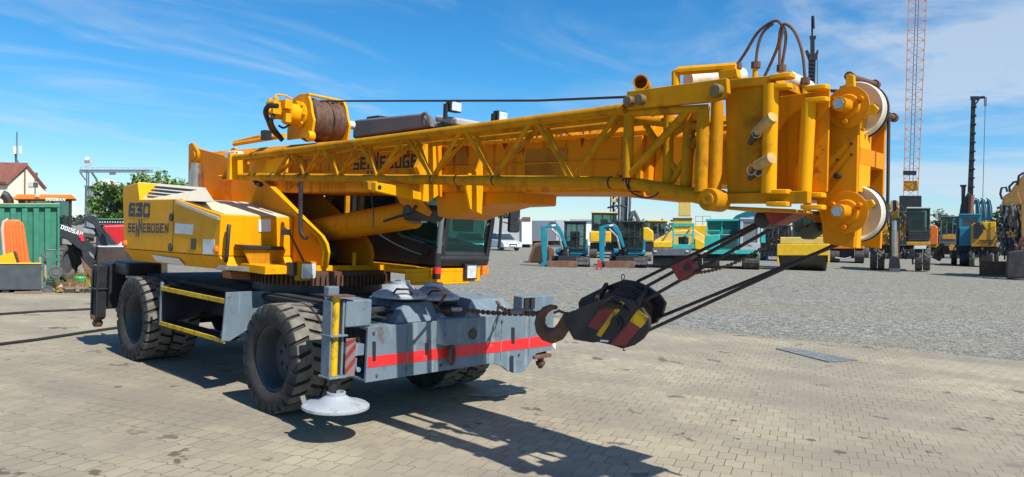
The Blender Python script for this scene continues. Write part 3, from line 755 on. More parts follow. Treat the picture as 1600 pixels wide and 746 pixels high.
boom = boom_sec(xa, xb, 0).build('boom_base_section', YELR, crane, .02)
lip = MB().box(-2.2, xb, BY0 - .028, BY0 - .002, zl - .012, zl + .012)
c = Vector((xb, BY0 - .015, zl)); lip.cyl(c, c + Vector((.015, 0, 0)), .03, 12)
lip.box(-2.2, 3.4, BY0 - .012, BY0 - .001, 2.405, 2.415)
lip.build('boom_flange', YELB, boom)
for x in (-.9, .95, 1.95, 2.75):
    MB().box(x, x + .012, BY0 - .004, BY0 - .001, 2.22, 2.585).build('weld_seam', YELW, boom)
for x0, x1, z0, z1 in ((2.32, 2.78, 2.27, 2.53), (1.30, 1.62, 2.42, 2.58)):
    MB().box(x0, x1, BY0 - .003, BY0 - .001, z0, z1).build('worn_patch', mat('worn_boom_paint', (.40, .17, .02), .75, spec=.1, wear=((.22, .09, .02), .48, .7, 5), var=.2), boom)
for x, w_, h_ in ((1.42, .05, .20), (1.60, .025, .10), (2.05, .06, .05), (2.28, .035, .12), (.75, .03, .09), (2.9, .04, .07)):
    MB().prism([(x, BY0 - .0045, 2.592), (x + w_, BY0 - .0045, 2.592), (x + w_ * .7, BY0 - .0045, 2.592 - h_ * .6), (x + w_ * .45, BY0 - .0045, 2.592 - h_), (x + w_ * .2, BY0 - .0045, 2.592 - h_ * .5)], (0, .002, 0)).build('rust_run', mat('rust_run_brown', (.24, .055, .014), .85, var=.3, scale=20, spec=.1), boom)
# leaves caught on the flange
lv = MB(); random.seed(11)
for k in range(170):
    x = random.choice((random.gauss(1.75, .35), random.gauss(2.6, .3), random.uniform(.6, 3.2))); o = Vector((x, BY0 - .012 + random.uniform(-.012, .01), zl + .014 + abs(random.gauss(0, .022))))
    q = Matrix.Rotation(random.uniform(0, 6), 3, Vector((random.random(), random.random(), random.random() + .1)).normalized()); s_ = random.uniform(.012, .026)
    lv.add([o + q @ Vector(v) * s_ for v in ((-1, 0, 0), (0, -.5, 0), (1, 0, 0), (0, .5, .2))], [(0, 1, 2, 3)])
tag(lv.build('dry_leaves', mat('dead_leaf', (.30, .13, .03), .8, var=.4, scale=20), None), 'dry brown leaves caught along the boom flange', 'leaves', kind='stuff').matrix_world = CRANE
b2 = boom_sec(xb, 4.2, .05).build('boom_second_section', YELB, crane, .015)
b3 = boom_sec(4.2, 4.75, .085).build('boom_top_section', YELB, crane, .01)
# collar around the mouth of the base section
col = MB().box(3.38, 3.50, BY0 - .04, BY0 - .002, 2.18, 2.58).box(3.40, 3.52, BY0 - .04, BY1 + .04, 2.13, 2.168)
col.build('boom_collar', YELB, boom, .006)
lt = MB(); o = P(552, 267, 'y', BY0 - .001); e_ = P(657, 265, 'y', BY0 - .001); h_ = P(552, 245, 'y', BY0).z - o.z; L_ = (e_ - o).length; e_.z = o.z
logo(lt, o, e_ - o, (0, 0, 1), h_ * .92, L_ / 11.0, L_ / 11.0 * .24, .027)
lt.build('lettering', INK, boom)
# rear handrail and stops on the boom back
MB().tube([P(366, 222.5, 'y', .12), P(408, 212.5, 'y', .12)], .022, 8).tube([P(366, 225.5, 'y', -.15), P(445, 212.5, 'y', -.15)], .03, 8).each('boom_rail', YEL, crane)
c = P(413, 213, 'y', -.25); MB().box(c.x - .03, c.x + .10, c.y - .04, c.y + .05, c.z - .05, c.z + .07).build('valve_stack', BLACK, crane, .01)
c = P(362, 239, 'y', -.50); MB().box(c.x - .16, c.x + .12, c.y - .02, c.y + .10, c.z - .06, c.z + .02).build('junction_box', STICK, crane, .01)
MB().tube([P(353, 247, 'y', -.5), P(354, 236, 'y', -.5), P(371, 238, 'y', -.5), P(371, 243, 'y', -.5)], .010, 6).build('guard_loop', YEL, crane)
MB().prism([P(x, y, 'y', NY - .05) for x, y in ((341, 274), (349, 281), (358, 278), (350, 283), (342, 279))], (0, .05, 0)).build('plate_lug', YEL, crane)

# belly gusset, collars and brackets below the boom
pp([(683, 300), (681, 312), (683.5, 338), (698.5, 342), (731, 330), (767, 320), (808, 318), (809, 300)], -.33, .52).build('boom_belly_plate', YELB, crane, .012)
bx = P(746, 290, 'y', -.40).x
MB().prism([(bx, -.56, 2.20), (bx, -.50, 2.02), (bx, -.36, 1.98), (bx, -.345, 2.56), (bx, -.37, 2.52), (bx, -.44, 2.36), (bx, -.53, 2.32)], (.03, 0, 0)).build('boom_rib', YEL, crane, .004)
hx = P(686, 270, 'y', -.38).x
MB().prism([P(x, y, 'x', hx) for x, y in ((652, 262), (668, 225), (686, 225), (686, 305), (671, 316), (661, 315), (662, 287), (654, 268))], (-.06, 0, 0)).build('jib_holder', YEL, crane, .006)
MB().prism([P(x, y, 'x', hx + .03) for x, y in ((684, 225), (692, 225), (692, 308), (688, 308))], (-.12, 0, 0)).build('jib_holder_edge', YELB, crane, .004)
arm = MB().prism([P(x, y, 'x', hx - .03) for x, y in ((587, 285), (613, 289), (665, 303), (662, 314), (613, 305), (587, 299))], (-.07, 0, 0)).build('swing_arm', YEL, crane, .006)
hh = MB(); c = P(593, 293, 'x', hx - .03); hh.cyl(c + Vector((.002, 0, 0)), c + Vector((.004, 0, 0)), .02, 12); hh.build('arm_hole', BLACK, arm)
MB().prism([P(x, y, 'x', hx - .15) for x, y in ((574, 283), (590, 283), (590, 300), (576, 297))], (-.05, 0, 0)).build('arm_end', YELW, crane, .006)
# lift ram
ra_, rb2 = Vector((-1.55, -.09, 1.70)), P(662, 333, 'y', -.09)
MB().cyl(ra_, ra_ + (rb2 - ra_) * .93, .145, 28).cyl(ra_ + (rb2 - ra_) * .48, ra_ + (rb2 - ra_) * .50, .151, 28).build('lift_cylinder', YELB, crane)
MB().cyl(ra_ + (rb2 - ra_) * .931, rb2, .10, 20).build('lift_piston', STEEL, crane)
c = rb2; MB().lathe(c + Vector((0, -.22, 0)), (0, 1, 0), [(.06, 0), (.085, .02), (.085, .42), (.06, .44)], 22).build('ram_eye', BLACK, crane)
pp([(610, 290), (650, 300), (672, 330), (668, 338), (625, 318)], -.30, .03).build('ram_clevis', YELB, crane, .005)
MB().stube([P(600, 346, 'y', -.30), P(622, 339, 'y', -.31), P(640, 333, 'y', -.32), P(650, 322, 'y', -.32)], .014, 6).stube([P(580, 300, 'y', -.34), P(583, 330, 'y', -.34), P(583, 358, 'y', -.34)], .008, 6).build('ram_hose', HOSE, crane)

# --- winch on the boom back
WY0, WY1 = -.36, .12
wp = [(448, 219), (449, 198), (453, 168), (458, 154), (468, 147), (480, 146), (485, 160), (487, 176), (490, 188), (486, 214)]
wn = pp(wp, WY0, .03).build('winch_plate', YEL, crane, .005)
cw = P(470, 186, 'y', WY0); Wr = .235
MB().prism([Vector((p.x, WY1, p.z)) for p in [P(x, y, 'y', WY0) for x, y in wp]], (0, .03, 0)).build('winch_plate', YEL, crane, .005)
dr = MB(); n = 13; prof = []
for k in range(n):
    y0 = WY0 + .05 + k * (WY1 - WY0 - .07) / n; w_ = (WY1 - WY0 - .07) / n
    for j in range(4): prof.append((Wr + .010 * sin(pi * j / 4) + .012 * sin(k * 1.3), y0 - WY0 + w_ * j / 4))
dc = Vector((cw.x + .02, WY0, cw.z - .0))
dr.lathe(dc, (0, 1, 0), [(.1, .031)] + prof + [(.1, WY1 - WY0 - .01)], 44)
dr.build('rope_drum', ROPE, crane, ang=80)
MB().cyl(P(481, 147.5, 'y', WY0), P(536, 159, 'y', WY1), .018, 8).build('winch_tie_bar', YEL, crane)
mo = MB(); mc = dc + Vector((-.03, 0, .04))
mo.lathe(mc + Vector((0, -.001, 0)), (0, -1, 0), [(.155, 0), (.155, .03), (.12, .05), (.12, .15), (.13, .16), (.13, .18), (.085, .20), (.08, .30), (.09, .31), (.09, .34), (.055, .36), (.045, .42), (0, .42)], 22)
for k in range(8):
    a = k * pi / 4; mo.cyl(mc + Vector((.145 * cos(a), -.03, .145 * sin(a))), mc + Vector((.145 * cos(a), -.06, .145 * sin(a))), .02, 6)
mo.box(mc.x - .07, mc.x + .10, mc.y - .40, mc.y - .31, mc.z - .04, mc.z + .10).box(mc.x - .05, mc.x + .16, mc.y - .29, mc.y - .20, mc.z + .03, mc.z + .13).box(mc.x + .05, mc.x + .15, mc.y - .27, mc.y - .20, mc.z - .12, mc.z - .02).cyl(mc + Vector((.06, -.35, .09)), mc + Vector((.06, -.35, .15)), .03, 8).cyl(mc + Vector((-.02, -.38, .09)), mc + Vector((-.02, -.38, .14)), .025, 8).tube([mc + Vector((-.02, -.1, .17)), mc + Vector((.0, -.2, .2)), mc + Vector((.02, -.32, .19)), mc + Vector((.04, -.36, .14))], .012, 6).build('winch_motor', YEL, crane, .004)
MB().stube([P(434, 166, 'y', -.85), P(420, 166, 'y', -.9), P(415, 176, 'y', -.9), P(420, 191, 'y', -.8), P(425, 203, 'y', -.6), P(436, 214, 'y', -.4), P(442, 220, 'y', -.35)], .028, 10).stube([P(436, 197, 'y', -.6), P(444, 200, 'y', -.5), P(456, 192, 'y', -.45)], .013, 8).stube([P(428, 178, 'y', -.85), P(424, 190, 'y', -.85), P(430, 203, 'y', -.6), P(440, 216, 'y', -.42)], .022, 8).build('winch_hose', HOSE, crane)
c = P(484, 213, 'y', WY0 - .02); MB().lathe(c, (0, 1, 0), [(.05, -.03), (.06, 0), (.06, .04)], 12).build('winch_foot_bolt', YEL, crane)
c = P(543, 195, 'y', WY1 + .08); MB().cyl(c, c + Vector((0, .08, 0)), .05, 16).build('drum_end_cap', STICK, crane)
MB().tube([dc + Vector((.02, .25, Wr + .005)), P(840, 157.5, 'y', .02), P(974, 152, 'y', -.1), Vector((4.35, -.12, 2.93))], .011, 6).build('hoist_rope', DROPE, crane)

# --- folded lattice jib alongside
JN, JF, JL = -.85, -.72, -.76
ju0, ju1 = P(365, 247, 'y', JN), P(977, 170, 'y', JN)
jl0, jl1, jl2 = P(365, 276, 'y', JL), P(985, 286, 'y', JL), P(1128, 314, 'y', JL)
jc = MB().tube([ju0, ju1], .036, 12).tube([Vector((ju0.x, JF, ju0.z - .01)), Vector((ju1.x, JF, ju1.z - .02))], .030, 12).tube([Vector((ju0.x + .2, -.50, ju0.z - .0)), Vector((ju1.x, -.50, ju1.z - .03))], .030, 12).tube([jl0, jl1, jl2], [.042, .042, .05], 12)
jib = jc.build('jib_chord', YELW, crane)
tops = [P(x, y, 'y', JN) for x, y in ((453.6, 240), (503, 232), (561, 225), (634, 215.5), (724, 203), (834, 188.5), (971, 171.5))]
bots = [P(x, y, 'y', JL) for x, y in ((432, 274), (477, 275), (531, 276), (591, 277), (677, 278.5), (773, 280), (897, 283))]
br = MB()
for i, t in enumerate(tops):
    for yy, dz, bx_ in ((JN, -.01, 0), (JF, -.02, -.07)):
        T = Vector((t.x + (0 if yy == JN else -.02), yy, t.z + dz)); o_ = Vector((bx_, .03 if bx_ else -.01, 0)); br.tube([bots[i] + o_, T + Vector((-.03, 0, 0))], .019, 8)
        if i + 1 < len(bots): br.tube([bots[i + 1] + o_, T + Vector((.03, 0, 0))], .019, 8)
br.build('jib_brace', YELW, crane)
MB().box(ju0.x - .05, ju0.x + .02, JN - .05, JF + .06, jl0.z - .05, ju0.z + .05).box(jl0.x + .0, ju0.x + .75, -.60, -.57, jl0.z, ju0.z).build('jib_foot', YEL, crane, .004)
bd = MB()
for x in (427, 448, 471, 482, 677, 715, 773, 955, 988):
    c = P(x, 276 + (x - 430) * .018, 'y', JL); bd.lathe(c - Vector((.006, 0, 0)), (1, 0, 0), [(.045, 0), (.0465, .006), (.045, .012)], 14)
bd.each('cable_tie', HOSE, jib)
MB().stube([P(985, 270, 'y', -.78), P(978, 280, 'y', -.8), P(984, 298, 'y', -.8), P(1003, 308, 'y', -.8), P(1024, 306, 'y', -.8), P(1036, 288, 'y', -.78)], .006, 6).stube([P(973, 284, 'y', -.8), P(978, 262, 'y', -.78)], .006, 6).stube([P(968, 276, 'y', -.78), P(985, 272, 'y', -.78), P(992, 275, 'y', -.78)], .006, 6).build('loose_cable', HOSE, crane)

# --- jib head frame
JH = -.82


def tub(mb, a, b, r, y): return mb.tube([P(a[0], a[1], 'y', y), P(b[0], b[1], 'y', y)], r, 12)


hf = MB()
tub(hf, (983, 178), (981, 278), .036, JH); tub(hf, (1099, 172), (1095, 300), .040, JH); tub(hf, (978, 177), (1106, 170), .028, JH); tub(hf, (983, 274), (1076, 172), .026, JH)
tub(hf, (1121, 160), (1117, 296), .040, JH + .05)
for y2 in (JF,):
    tub(hf, (1045, 180), (1043, 290), .035, y2); tub(hf, (1000, 182), (1060, 272), .02, y2); tub(hf, (1050, 285), (1090, 215), .022, y2); tub(hf, (985, 186), (1110, 200), .03, y2); tub(hf, (1078, 180), (1072, 300), .04, y2)
hf.tube([P(1099, 172, 'y', JH), P(1085, 184, 'y', JF)], .03, 10)
hf.build('jib_head_frame', YELW, crane)
lkp = MB(); pp([(979, 143), (1135, 122), (1137, 145), (1130, 154), (1110, 159), (979, 171.5)], JH - .05, .045, lkp)
pp([(979, 150), (1135, 130), (1135, 155), (979, 174)], JF + .02, .03, lkp)
lk = lkp.build('link_plate', YELW, crane, .006)
pn = MB()
for x, y, r in ((985, 159, .036), (1003, 156.5, .036), (1122, 142.5, .040)):
    c = P(x, y, 'y', JH - .05); pn.lathe(c, (0, -1, 0), [(r, 0), (r, .035), (r * .8, .042), (0, .042)], 18)
pn.each('link_pin', mat('pin_grey', (.16, .11, .05), .6, metal=.1, var=.3, scale=20), lk)
c = P(1006, 132, 'y', -.55); MB().lathe(c + Vector((0, -.03, 0)), (.5, -1, 0), [(.055, -.14), (.055, .05), (.045, .05), (.04, -.1)], 16).box(c.x - .04, c.x + .06, c.y - .02, c.y + .06, c.z - .12, c.z - .03).build('rope_guide', YELW, crane)
# rope guard frame on the top of the head, with its white roller
MB().tube([P(1056, 138, 'y', -.55), P(1056, 113, 'y', -.55), P(1062, 111, 'y', -.55), P(1150, 105, 'y', -.45)], .03, 8).build('roller_guard', YEL, crane, .004)
pp([(1121, 111), (1150, 107), (1153, 121), (1124, 125)], -.50, .06).build('guard_bracket', YEL, crane, .004)
MB().cyl(P(1075, 125, 'y', -.45), P(1160, 120, 'y', -.05), .06, 20).build('guard_roller', WHITE, crane)
# lower hinge
c = P(1116, 313, 'y', JL - .04); hn = MB().lathe(c + Vector((0, -.08, 0)), (0, 1, 0), [(.066, 0), (.07, .01), (.07, .16), (.066, .17)], 24)
hn.build('hinge_eye', YELW, crane)
c2 = c + Vector((0, -.082, 0)); MB().lathe(c2, (0, -1, 0), [(.04, 0), (.04, .012), (.02, .014), (0, .008)], 20).build('hinge_pin', YELW, crane)
# adapter head: side panel, top and bottom rails, vertical tubes with fork lugs
AY = -.70
ap = MB(); pp([(1133, 133), (1196, 125), (1205, 128), (1199, 300), (1136, 303)], AY, .02, ap)
adp = ap.build('adapter_panel', YELW, crane, .004)
top = MB(); pp([(1140, 124), (1205, 118), (1207, 132), (1140, 139)], AY - .03, .50, top); pp([(1128, 303), (1262, 298), (1262, 318), (1132, 318), (1124, 313)], AY - .03, .06, top)
pp([(1128, 322), (1240, 327), (1240, 332), (1128, 327)], AY, .55, top)
top.each('adapter_rail', YELW, crane, .006)
vt = MB()
tub(vt, (1205, 132), (1201, 302), .044, AY - .03)
tub(vt, (1264, 158), (1256, 306), .042, AY + .10)
vt.each('fork_tube', YEL, crane)
rng = MB()
for x, y, yy in ((1222, 124, AY), (1218, 140, AY), (1216, 304, AY), (1216, 323, AY), (1276, 142, AY + .12), (1276, 161, AY + .12), (1270, 309, AY + .12), (1270, 328, AY + .12)):
    c = P(x, y, 'y', yy - .02)
    rng.prism([c + Vector((-.06, -.04, 0)), c + Vector((.035, -.045, 0)), c + Vector((.065, -.035, 0)), c + Vector((.075, 0, 0)), c + Vector((.065, .035, 0)), c + Vector((.035, .045, 0)), c + Vector((-.06, .04, 0))], (0, 0, .028))
rng.each('fork_lug', YEL, crane, .006)
pp([(1214, 168), (1212, 152), (1296, 141), (1292, 300), (1212, 303)], -.55, .02).build('head_cheek', YELR, crane, .003)
MB().box(4.42, 4.82, -.465, .30, 2.13, 2.155).build('head_floor', YELB, crane)
hd = MB()
for a, b in (((1170, 226), (1182, 210)), ((1170, 281), (1184, 264))):
    hd.tube([P(a[0], a[1], 'y', AY - .05), P(b[0], b[1], 'y', AY - .05)], [.014, .028], 10)
hd.each('storage_pin', mat('pin_dark', (.06, .04, .03), .6), crane)
hd = MB()
for a, b in (((1184, 206), (1208, 183)), ((1183, 260), (1206, 247))):
    A, B_ = P(a[0], a[1], 'y', AY - .05), P(b[0], b[1], 'y', AY - .10); hd.tube([A, B_], .034, 14)
hd.each('pin_sleeve', mat('pin_brass', (.42, .27, .09), .5, var=.25, scale=15), crane)
hd = MB()
for x, y in ((1184, 208), (1176, 266), (1187, 268)):
    c = P(x, y, 'y', AY - .06); hd.tube([c + Vector((.03 * cos(a), -.01, .03 * sin(a))) for a in [k * pi / 6 for k in range(13)]], .004, 6)
hd.each('spring_clip', STEEL, crane)

# --- boom head with sheaves
HP = -.42
hpl = [(1274, 166), (1286, 156), (1310, 143), (1318, 139), (1338, 141), (1346, 150), (1341, 200), (1338, 315), (1334, 388), (1286, 380), (1284, 350), (1276, 320)]
hdn = pp(hpl, HP, .03).build('head_plate', YELR, crane, .005)
hpp = [P(x, y, 'y', HP) for x, y in hpl]
MB().prism([Vector((p.x, .05, p.z)) for p in hpp], (0, .03, 0)).build('head_plate', YELB, crane, .005)
fl = MB()
for (x0, y0), (x1, y1), xr in (((1344, 152), (1340, 202), 1362), ((1340, 203), (1337, 300), 1366), ((1337, 318), (1333, 388), 1350)):
    a, b = P(x0, y0, 'y', HP + .031), P(x1, y1, 'y', HP + .031); w_ = .09
    if y1 == 300: w_ = .19
    fl.hexa([b, b + Vector((.018, 0, 0)), b + Vector((.018, w_, 0)), b + Vector((0, w_, 0))], [a, a + Vector((.018, 0, 0)), a + Vector((.018, w_, 0)), a + Vector((0, w_, 0))])
fl.build('head_flange', YEL, crane, .004)
MB().box(hpp[7].x - .12, hpp[7].x + .0, HP + .032, .049, 2.33, 2.43).box(hpp[7].x - .14, hpp[7].x - .1, HP + .032, .049, 1.9, 2.8).build('head_spacer', YELB, crane, .004)
SHR = .168


def sheave(c, y0, y1, nm='sheave'):
    w_ = y1 - y0
    return MB().lathe((c.x, y0, c.z), (0, 1, 0), [(.03, w_ * .3), (.10, w_ * .25), (SHR * .85, w_ * .18), (SHR * .97, 0), (SHR, .006), (SHR, w_ * .18), (SHR - .045, w_ * .5), (SHR, w_ * .82), (SHR, w_ - .006), (SHR * .97, w_), (.10, w_ * .75), (.03, w_ * .7)], 48).build(nm, WHITE, crane)


axu, axl = P(1315, 166, 'y', HP), P(1311, 324, 'y', HP)
axu = P(1340, 174, 'y', -.26); axl = P(1338, 334, 'y', -.26)
for c in (axu, axl):
    sheave(c, -.325, -.255); MB().lathe((c.x, -.252, c.z), (0, 1, 0), [(SHR - .02, 0), (SHR + .006, .004), (SHR + .006, .02), (SHR - .02, .024)], 44).build('sheave_rope', BLACK, crane)
    MB().cyl((c.x, HP - .02, c.z), (c.x, .10, c.z), .05, 18).build('sheave_axle', STEEL, crane)
ab = MB(); bl = MB()
for c in (axu, axl):
    ab.lathe((c.x, HP - .001, c.z), (0, -1, 0), [(.125, 0), (.125, .012), (.075, .014), (.07, .03), (.042, .032), (.042, .15)], 30)
    bl.lathe((c.x, HP - .151, c.z), (0, -1, 0), [(.034, 0), (.032, .006), (0, .006)], 6)
    for k in range(3):
        a = .5 + k * 2.1; o = Vector((c.x + .088 * cos(a), HP - .01, c.z + .088 * sin(a))); ab.cyl(o, o + Vector((0, -.035, 0)), .016, 6)
ab.each('axle_boss', YELB, crane, .002); bl.each('axle_end', STEEL, crane)
kp = MB()
for a, b in (((1328, 120), (1368, 132)), ((1366, 170), (1396, 184)), ((1360, 319), (1384, 324))):
    kp.tube([P(a[0], a[1], 'y', HP + .05), P(b[0], b[1], 'y', .08)], .018, 10)
    for q, yy in ((a, HP + .05), (b, .08)):
        c = P(q[0], q[1], 'y', yy); kp.cyl(c + Vector((0, -.02, 0)), c + Vector((0, .02, 0)), .028, 10)
kp.each('rope_keeper', RUSTM, crane)
kb = MB(); pp([(1321, 118), (1327, 115), (1334, 118), (1335, 142), (1321, 145)], HP + .0, .03, kb); pp([(1340, 166), (1365, 162), (1372, 170), (1366, 178), (1342, 180)], HP - .012, .03, kb); pp([(1336, 314), (1362, 312), (1366, 319), (1360, 326), (1337, 326)], HP - .012, .03, kb)
kb.each('keeper_bracket', YEL, crane, .004)
dp = MB()
for x, y in ((1311, 276), (1331, 242), (1309, 250), (1331, 225)):
    c = P(x, y, 'y', HP); dp.cyl(c, c + Vector((0, -.012 if x != 1311 else -.05, 0)), .007 if x != 1311 else .017, 10)
dp.each('bolt', BLACK, hdn)
dp = MB()
for x, y in ((1276, 204), (1272, 262)):
    c = P(x, y, 'y', -.46); dp.cyl(c, c + Vector((.05, -.05, .02)), .020, 10)
dp.each('stub_pin', MATS['pin_brass'], crane)
MB().tube([Vector((axu.x + SHR - .03, -.13, axu.z)), Vector((axl.x + SHR - .03, -.13, axl.z))], .011, 6).tube([Vector((4.0, -.12, 2.92)), Vector((axu.x, -.13, axu.z + SHR - .03))], .011, 6).build('head_rope', DROPE, crane)
# rope hoops standing above the head
hp_ = MB(); hr = MB()
for pts in (((1150, 104), (1165, 82), (1185, 50), (1210, 33), (1222, 40), (1228, 60), (1221, 108), (1220, 128)), ((1180, 122), (1181, 100), (1185, 70), (1193, 50), (1208, 37)), ((1192, 125), (1205, 98), (1216, 70), (1220, 45), (1228, 38), (1243, 52), (1254, 85), (1258, 128)), ((1218, 112), (1219, 70), (1224, 45))):
    hp_.stube([P(x, y, 'y', -.30 + .04 * (pts[0][0] % 3)) for x, y in pts], .010, 8)
for x, y0, y1 in ((1180, 103, 125), (1221, 108, 128), (1257, 128, 150)):
    hr.tube([P(x, y0, 'y', -.30), P(x - .5, y1 + 12, 'y', -.30)], .018, 8)
for x, y in ((1152, 104), (1181, 102), (1221, 107), (1258, 127)):
    c = P(x, y, 'y', -.30); hp_.cyl(c - Vector((0, 0, .02)), c + Vector((0, 0, .02)), .032, 8)
hp_.build('rope_hoop', RUSTM, crane); hr.each('hoop_post', YEL, crane)
MB().tube([P(1229, 122, 'y', -.40), P(1262, 138, 'y', -.15)], .05, 14).build('guide_roller', WHITE, crane)
# underside: rope anchor, dead-end block
pp([(1258, 330), (1300, 332), (1286, 352), (1260, 340)], -.30, .2).build('anchor_plate', YELB, crane, .004)

# --- things that hang on the crane
hk = empty('hook_block'); hk.matrix_world = CRANE; tag(hk, 'black hook block with red and yellow stripes tied back to the bumper', 'hook block')
KY, KF = -.30, -.02
pp([(880, 494), (904, 482), (936, 470), (966, 464), (986, 470), (1003, 482), (1014, 498), (1014, 515), (1003, 530), (989, 540), (972, 545), (953, 539), (933, 535), (926, 536), (896, 531), (886, 513)], KY, .035).build('cheek_plate', mat('hook_black', (.018, .017, .018), .6, wear=((.055, .035, .025), .5, .8, 9), var=.3), hk, .006)
BLK2 = mat('hook_black', (0, 0, 0))
pp([(903, 473), (908, 466), (940, 450), (974, 437), (994, 440), (1013, 449), (1030, 461), (1039, 474), (1034, 492), (1024, 505), (1000, 512), (940, 500), (904, 482)], KF, .035).build('cheek_plate', BLK2, hk, .006)
ka, kb_ = P(962, 507, 'y', KY + .036), P(990, 477, 'y', KF - .001)
ax_ = (kb_ - ka).normalized(); nL = (kb_ - ka).length
sv = MB()
for k in range(3):
    o = ka + ax_ * (nL * (.02 + k * .33)); w_ = nL * .29
    sv.lathe(o, ax_, [(.04, w_ * .3), (.15, w_ * .2), (.178, 0), (.182, w_ * .15), (.15, w_ * .5), (.182, w_ * .85), (.178, w_), (.04, w_ * .8)], 36)
sv.build('sheave', mat('hook_sheave', (.035, .028, .024), .55, var=.3, scale=30), hk)
rp = MB()
for k in range(9):
    o = ka + ax_ * (nL * (.06 + k * .11)); u_ = ax_.orthogonal().normalized(); v_ = ax_.cross(u_)
    rp.tube([o + (u_ * cos(a) + v_ * sin(a)) * .178 for a in [j * pi / 12 for j in range(25)]], .010, 6)
rp.build('rope_wrap', DROPE, hk)
MB().bar(P(948, 446, 'y', -.02), P(932, 470, 'y', -.28), .03, .05).bar(P(1010, 456, 'y', -.02), P(993, 478, 'y', -.28), .03, .05).build('spacer_bar', BLK2, hk, .004)
pp([(948.5, 467), (970, 471), (936, 517), (918.5, 510)], KY - .004, .003).build('red_stripe', DRED, hk)
pp([(970, 470.5), (976, 474), (938.5, 527), (932, 524), (936, 517.3)], KY - .004, .003).build('yellow_stripe', LYEL, hk)
pp([(984, 502), (1000, 513.5), (977, 541), (953, 538.5), (975, 513)], KY - .004, .003).build('red_stripe', DRED, hk)
pp([(997.5, 484), (1012.5, 496), (1008, 506), (1000.5, 513), (984, 501.5), (991, 491)], KY - .004, .003).build('yellow_stripe', LYEL, hk)
pp([(938, 531), (951, 532), (950, 535), (937, 534)], KY - .004, .003).build('rivet_plate', STICK, hk)
c = P(964, 505, 'y', KY); MB().lathe(c, (0, -1, 0), [(.055, 0), (.055, .012), (.03, .014), (.03, .03), (0, .03)], 20).build('centre_pin', BLK2, hk)
pp([(939, 457), (949, 451), (951, 455), (941, 461)], KF - .004, .003).build('name_plate', STICK, hk)
MB().stube([P(972, 438, 'y', -.02), P(971, 431, 'y', -.02), P(974, 429, 'y', -.02), P(976, 433, 'y', -.02), P(974, 438, 'y', -.02)], .004, 6).stube([P(975, 545, 'y', -.29), P(974, 548, 'y', -.29), P(978, 548, 'y', -.29)], .004, 6).build('wire_loop', RUSTM, hk)
MB().tube([P(x, y, 'y', -.17) for x, y in ((869.5, 480.5), (861, 480.5), (852, 485), (845.5, 494), (843.5, 505), (846.5, 515), (853, 522), (863, 525), (873, 521), (880.5, 511), (885, 501), (890, 494))], [.016, .026, .034, .042, .048, .055, .062, .066, .062, .056, .05, .05], 14).build('hook', RUSTM, hk, ang=60)
MB().tube([P(866, 489, 'y', -.17), P(873, 486, 'y', -.17), P(886, 491, 'y', -.17)], .012, 8).build('safety_latch', RUSTM, hk)
pp([(878, 500), (884, 489), (898, 484), (900, 520), (889, 518)], -.25, .16).build('hook_yoke', BLK2, hk, .02)

sl = empty('chain_sling'); sl.matrix_world = CRANE; tag(sl, 'rusty chain and wire sling from the bumper eyes to the crane hook', 'chain')
def chain(mb, a, b, n, r=.0085, sag=.02):
    for k in range(n):
        t0, t1 = k / n, (k + 1) / n; A = a.lerp(b, t0) - Vector((0, 0, sag * 4 * t0 * (1 - t0))); B_ = a.lerp(b, t1) - Vector((0, 0, sag * 4 * t1 * (1 - t1)))
        w, u, v = mb.frame(A, B_); s_ = u if k % 2 else v; d = (B_ - A); q = s_ * r * 1.7
        mb.tube([A - d * .15 + q * .5, A + d * .1 + q, B_ - d * .1 + q, B_ + d * .15 + q * .5, B_ + d * .15 - q * .5, B_ - d * .1 - q, A + d * .1 - q, A - d * .15 - q * .5, A - d * .15 + q * .5], r, 6)
    return mb
e0, e1 = P(678, 484, 'x', 1.02), P(775, 478, 'x', 1.02)
hk0 = P(846, 491, 'y', -.17)
cm = MB(); A = P(705, 484, 'x', 1.2); chain(cm, e0 + Vector((.04, 0, 0)), A, 6).build('chain', RUSTM, sl); cm = MB(); B_ = P(792, 485.5, 'y', -.30); chain(cm, P(722, 484, 'x', 1.25), P(850, 489, 'y', -.17), 30)
cm.build('chain', RUSTM, sl)
cm = chain(MB(), e1 + Vector((.04, 0, 0)), P(812, 487, 'y', .05), 12); chain(cm, P(812, 487, 'y', .05), P(852, 488, 'y', -.15), 12); cm.build('chain', RUSTM, sl)
MB().tube([A, P(722, 484, 'x', 1.25)], .022, 10).build('chain_shackle', STEEL, sl)
MB().tube([P(800, 487, 'y', -.22), P(817, 486.5, 'y', -.2)], .026, 10).build('rope_ferrule', mat('grey_rubber', (.16, .16, .17), .6), sl)
MB().stube([P(668, 451, 'z', 1.30), P(680, 450, 'z', 1.33), P(690, 456, 'z', 1.28), P(695, 462, 'z', 1.22), P(684, 478, 'x', 1.0)], .012, 6).build('loose_chain', RUSTM, sl)

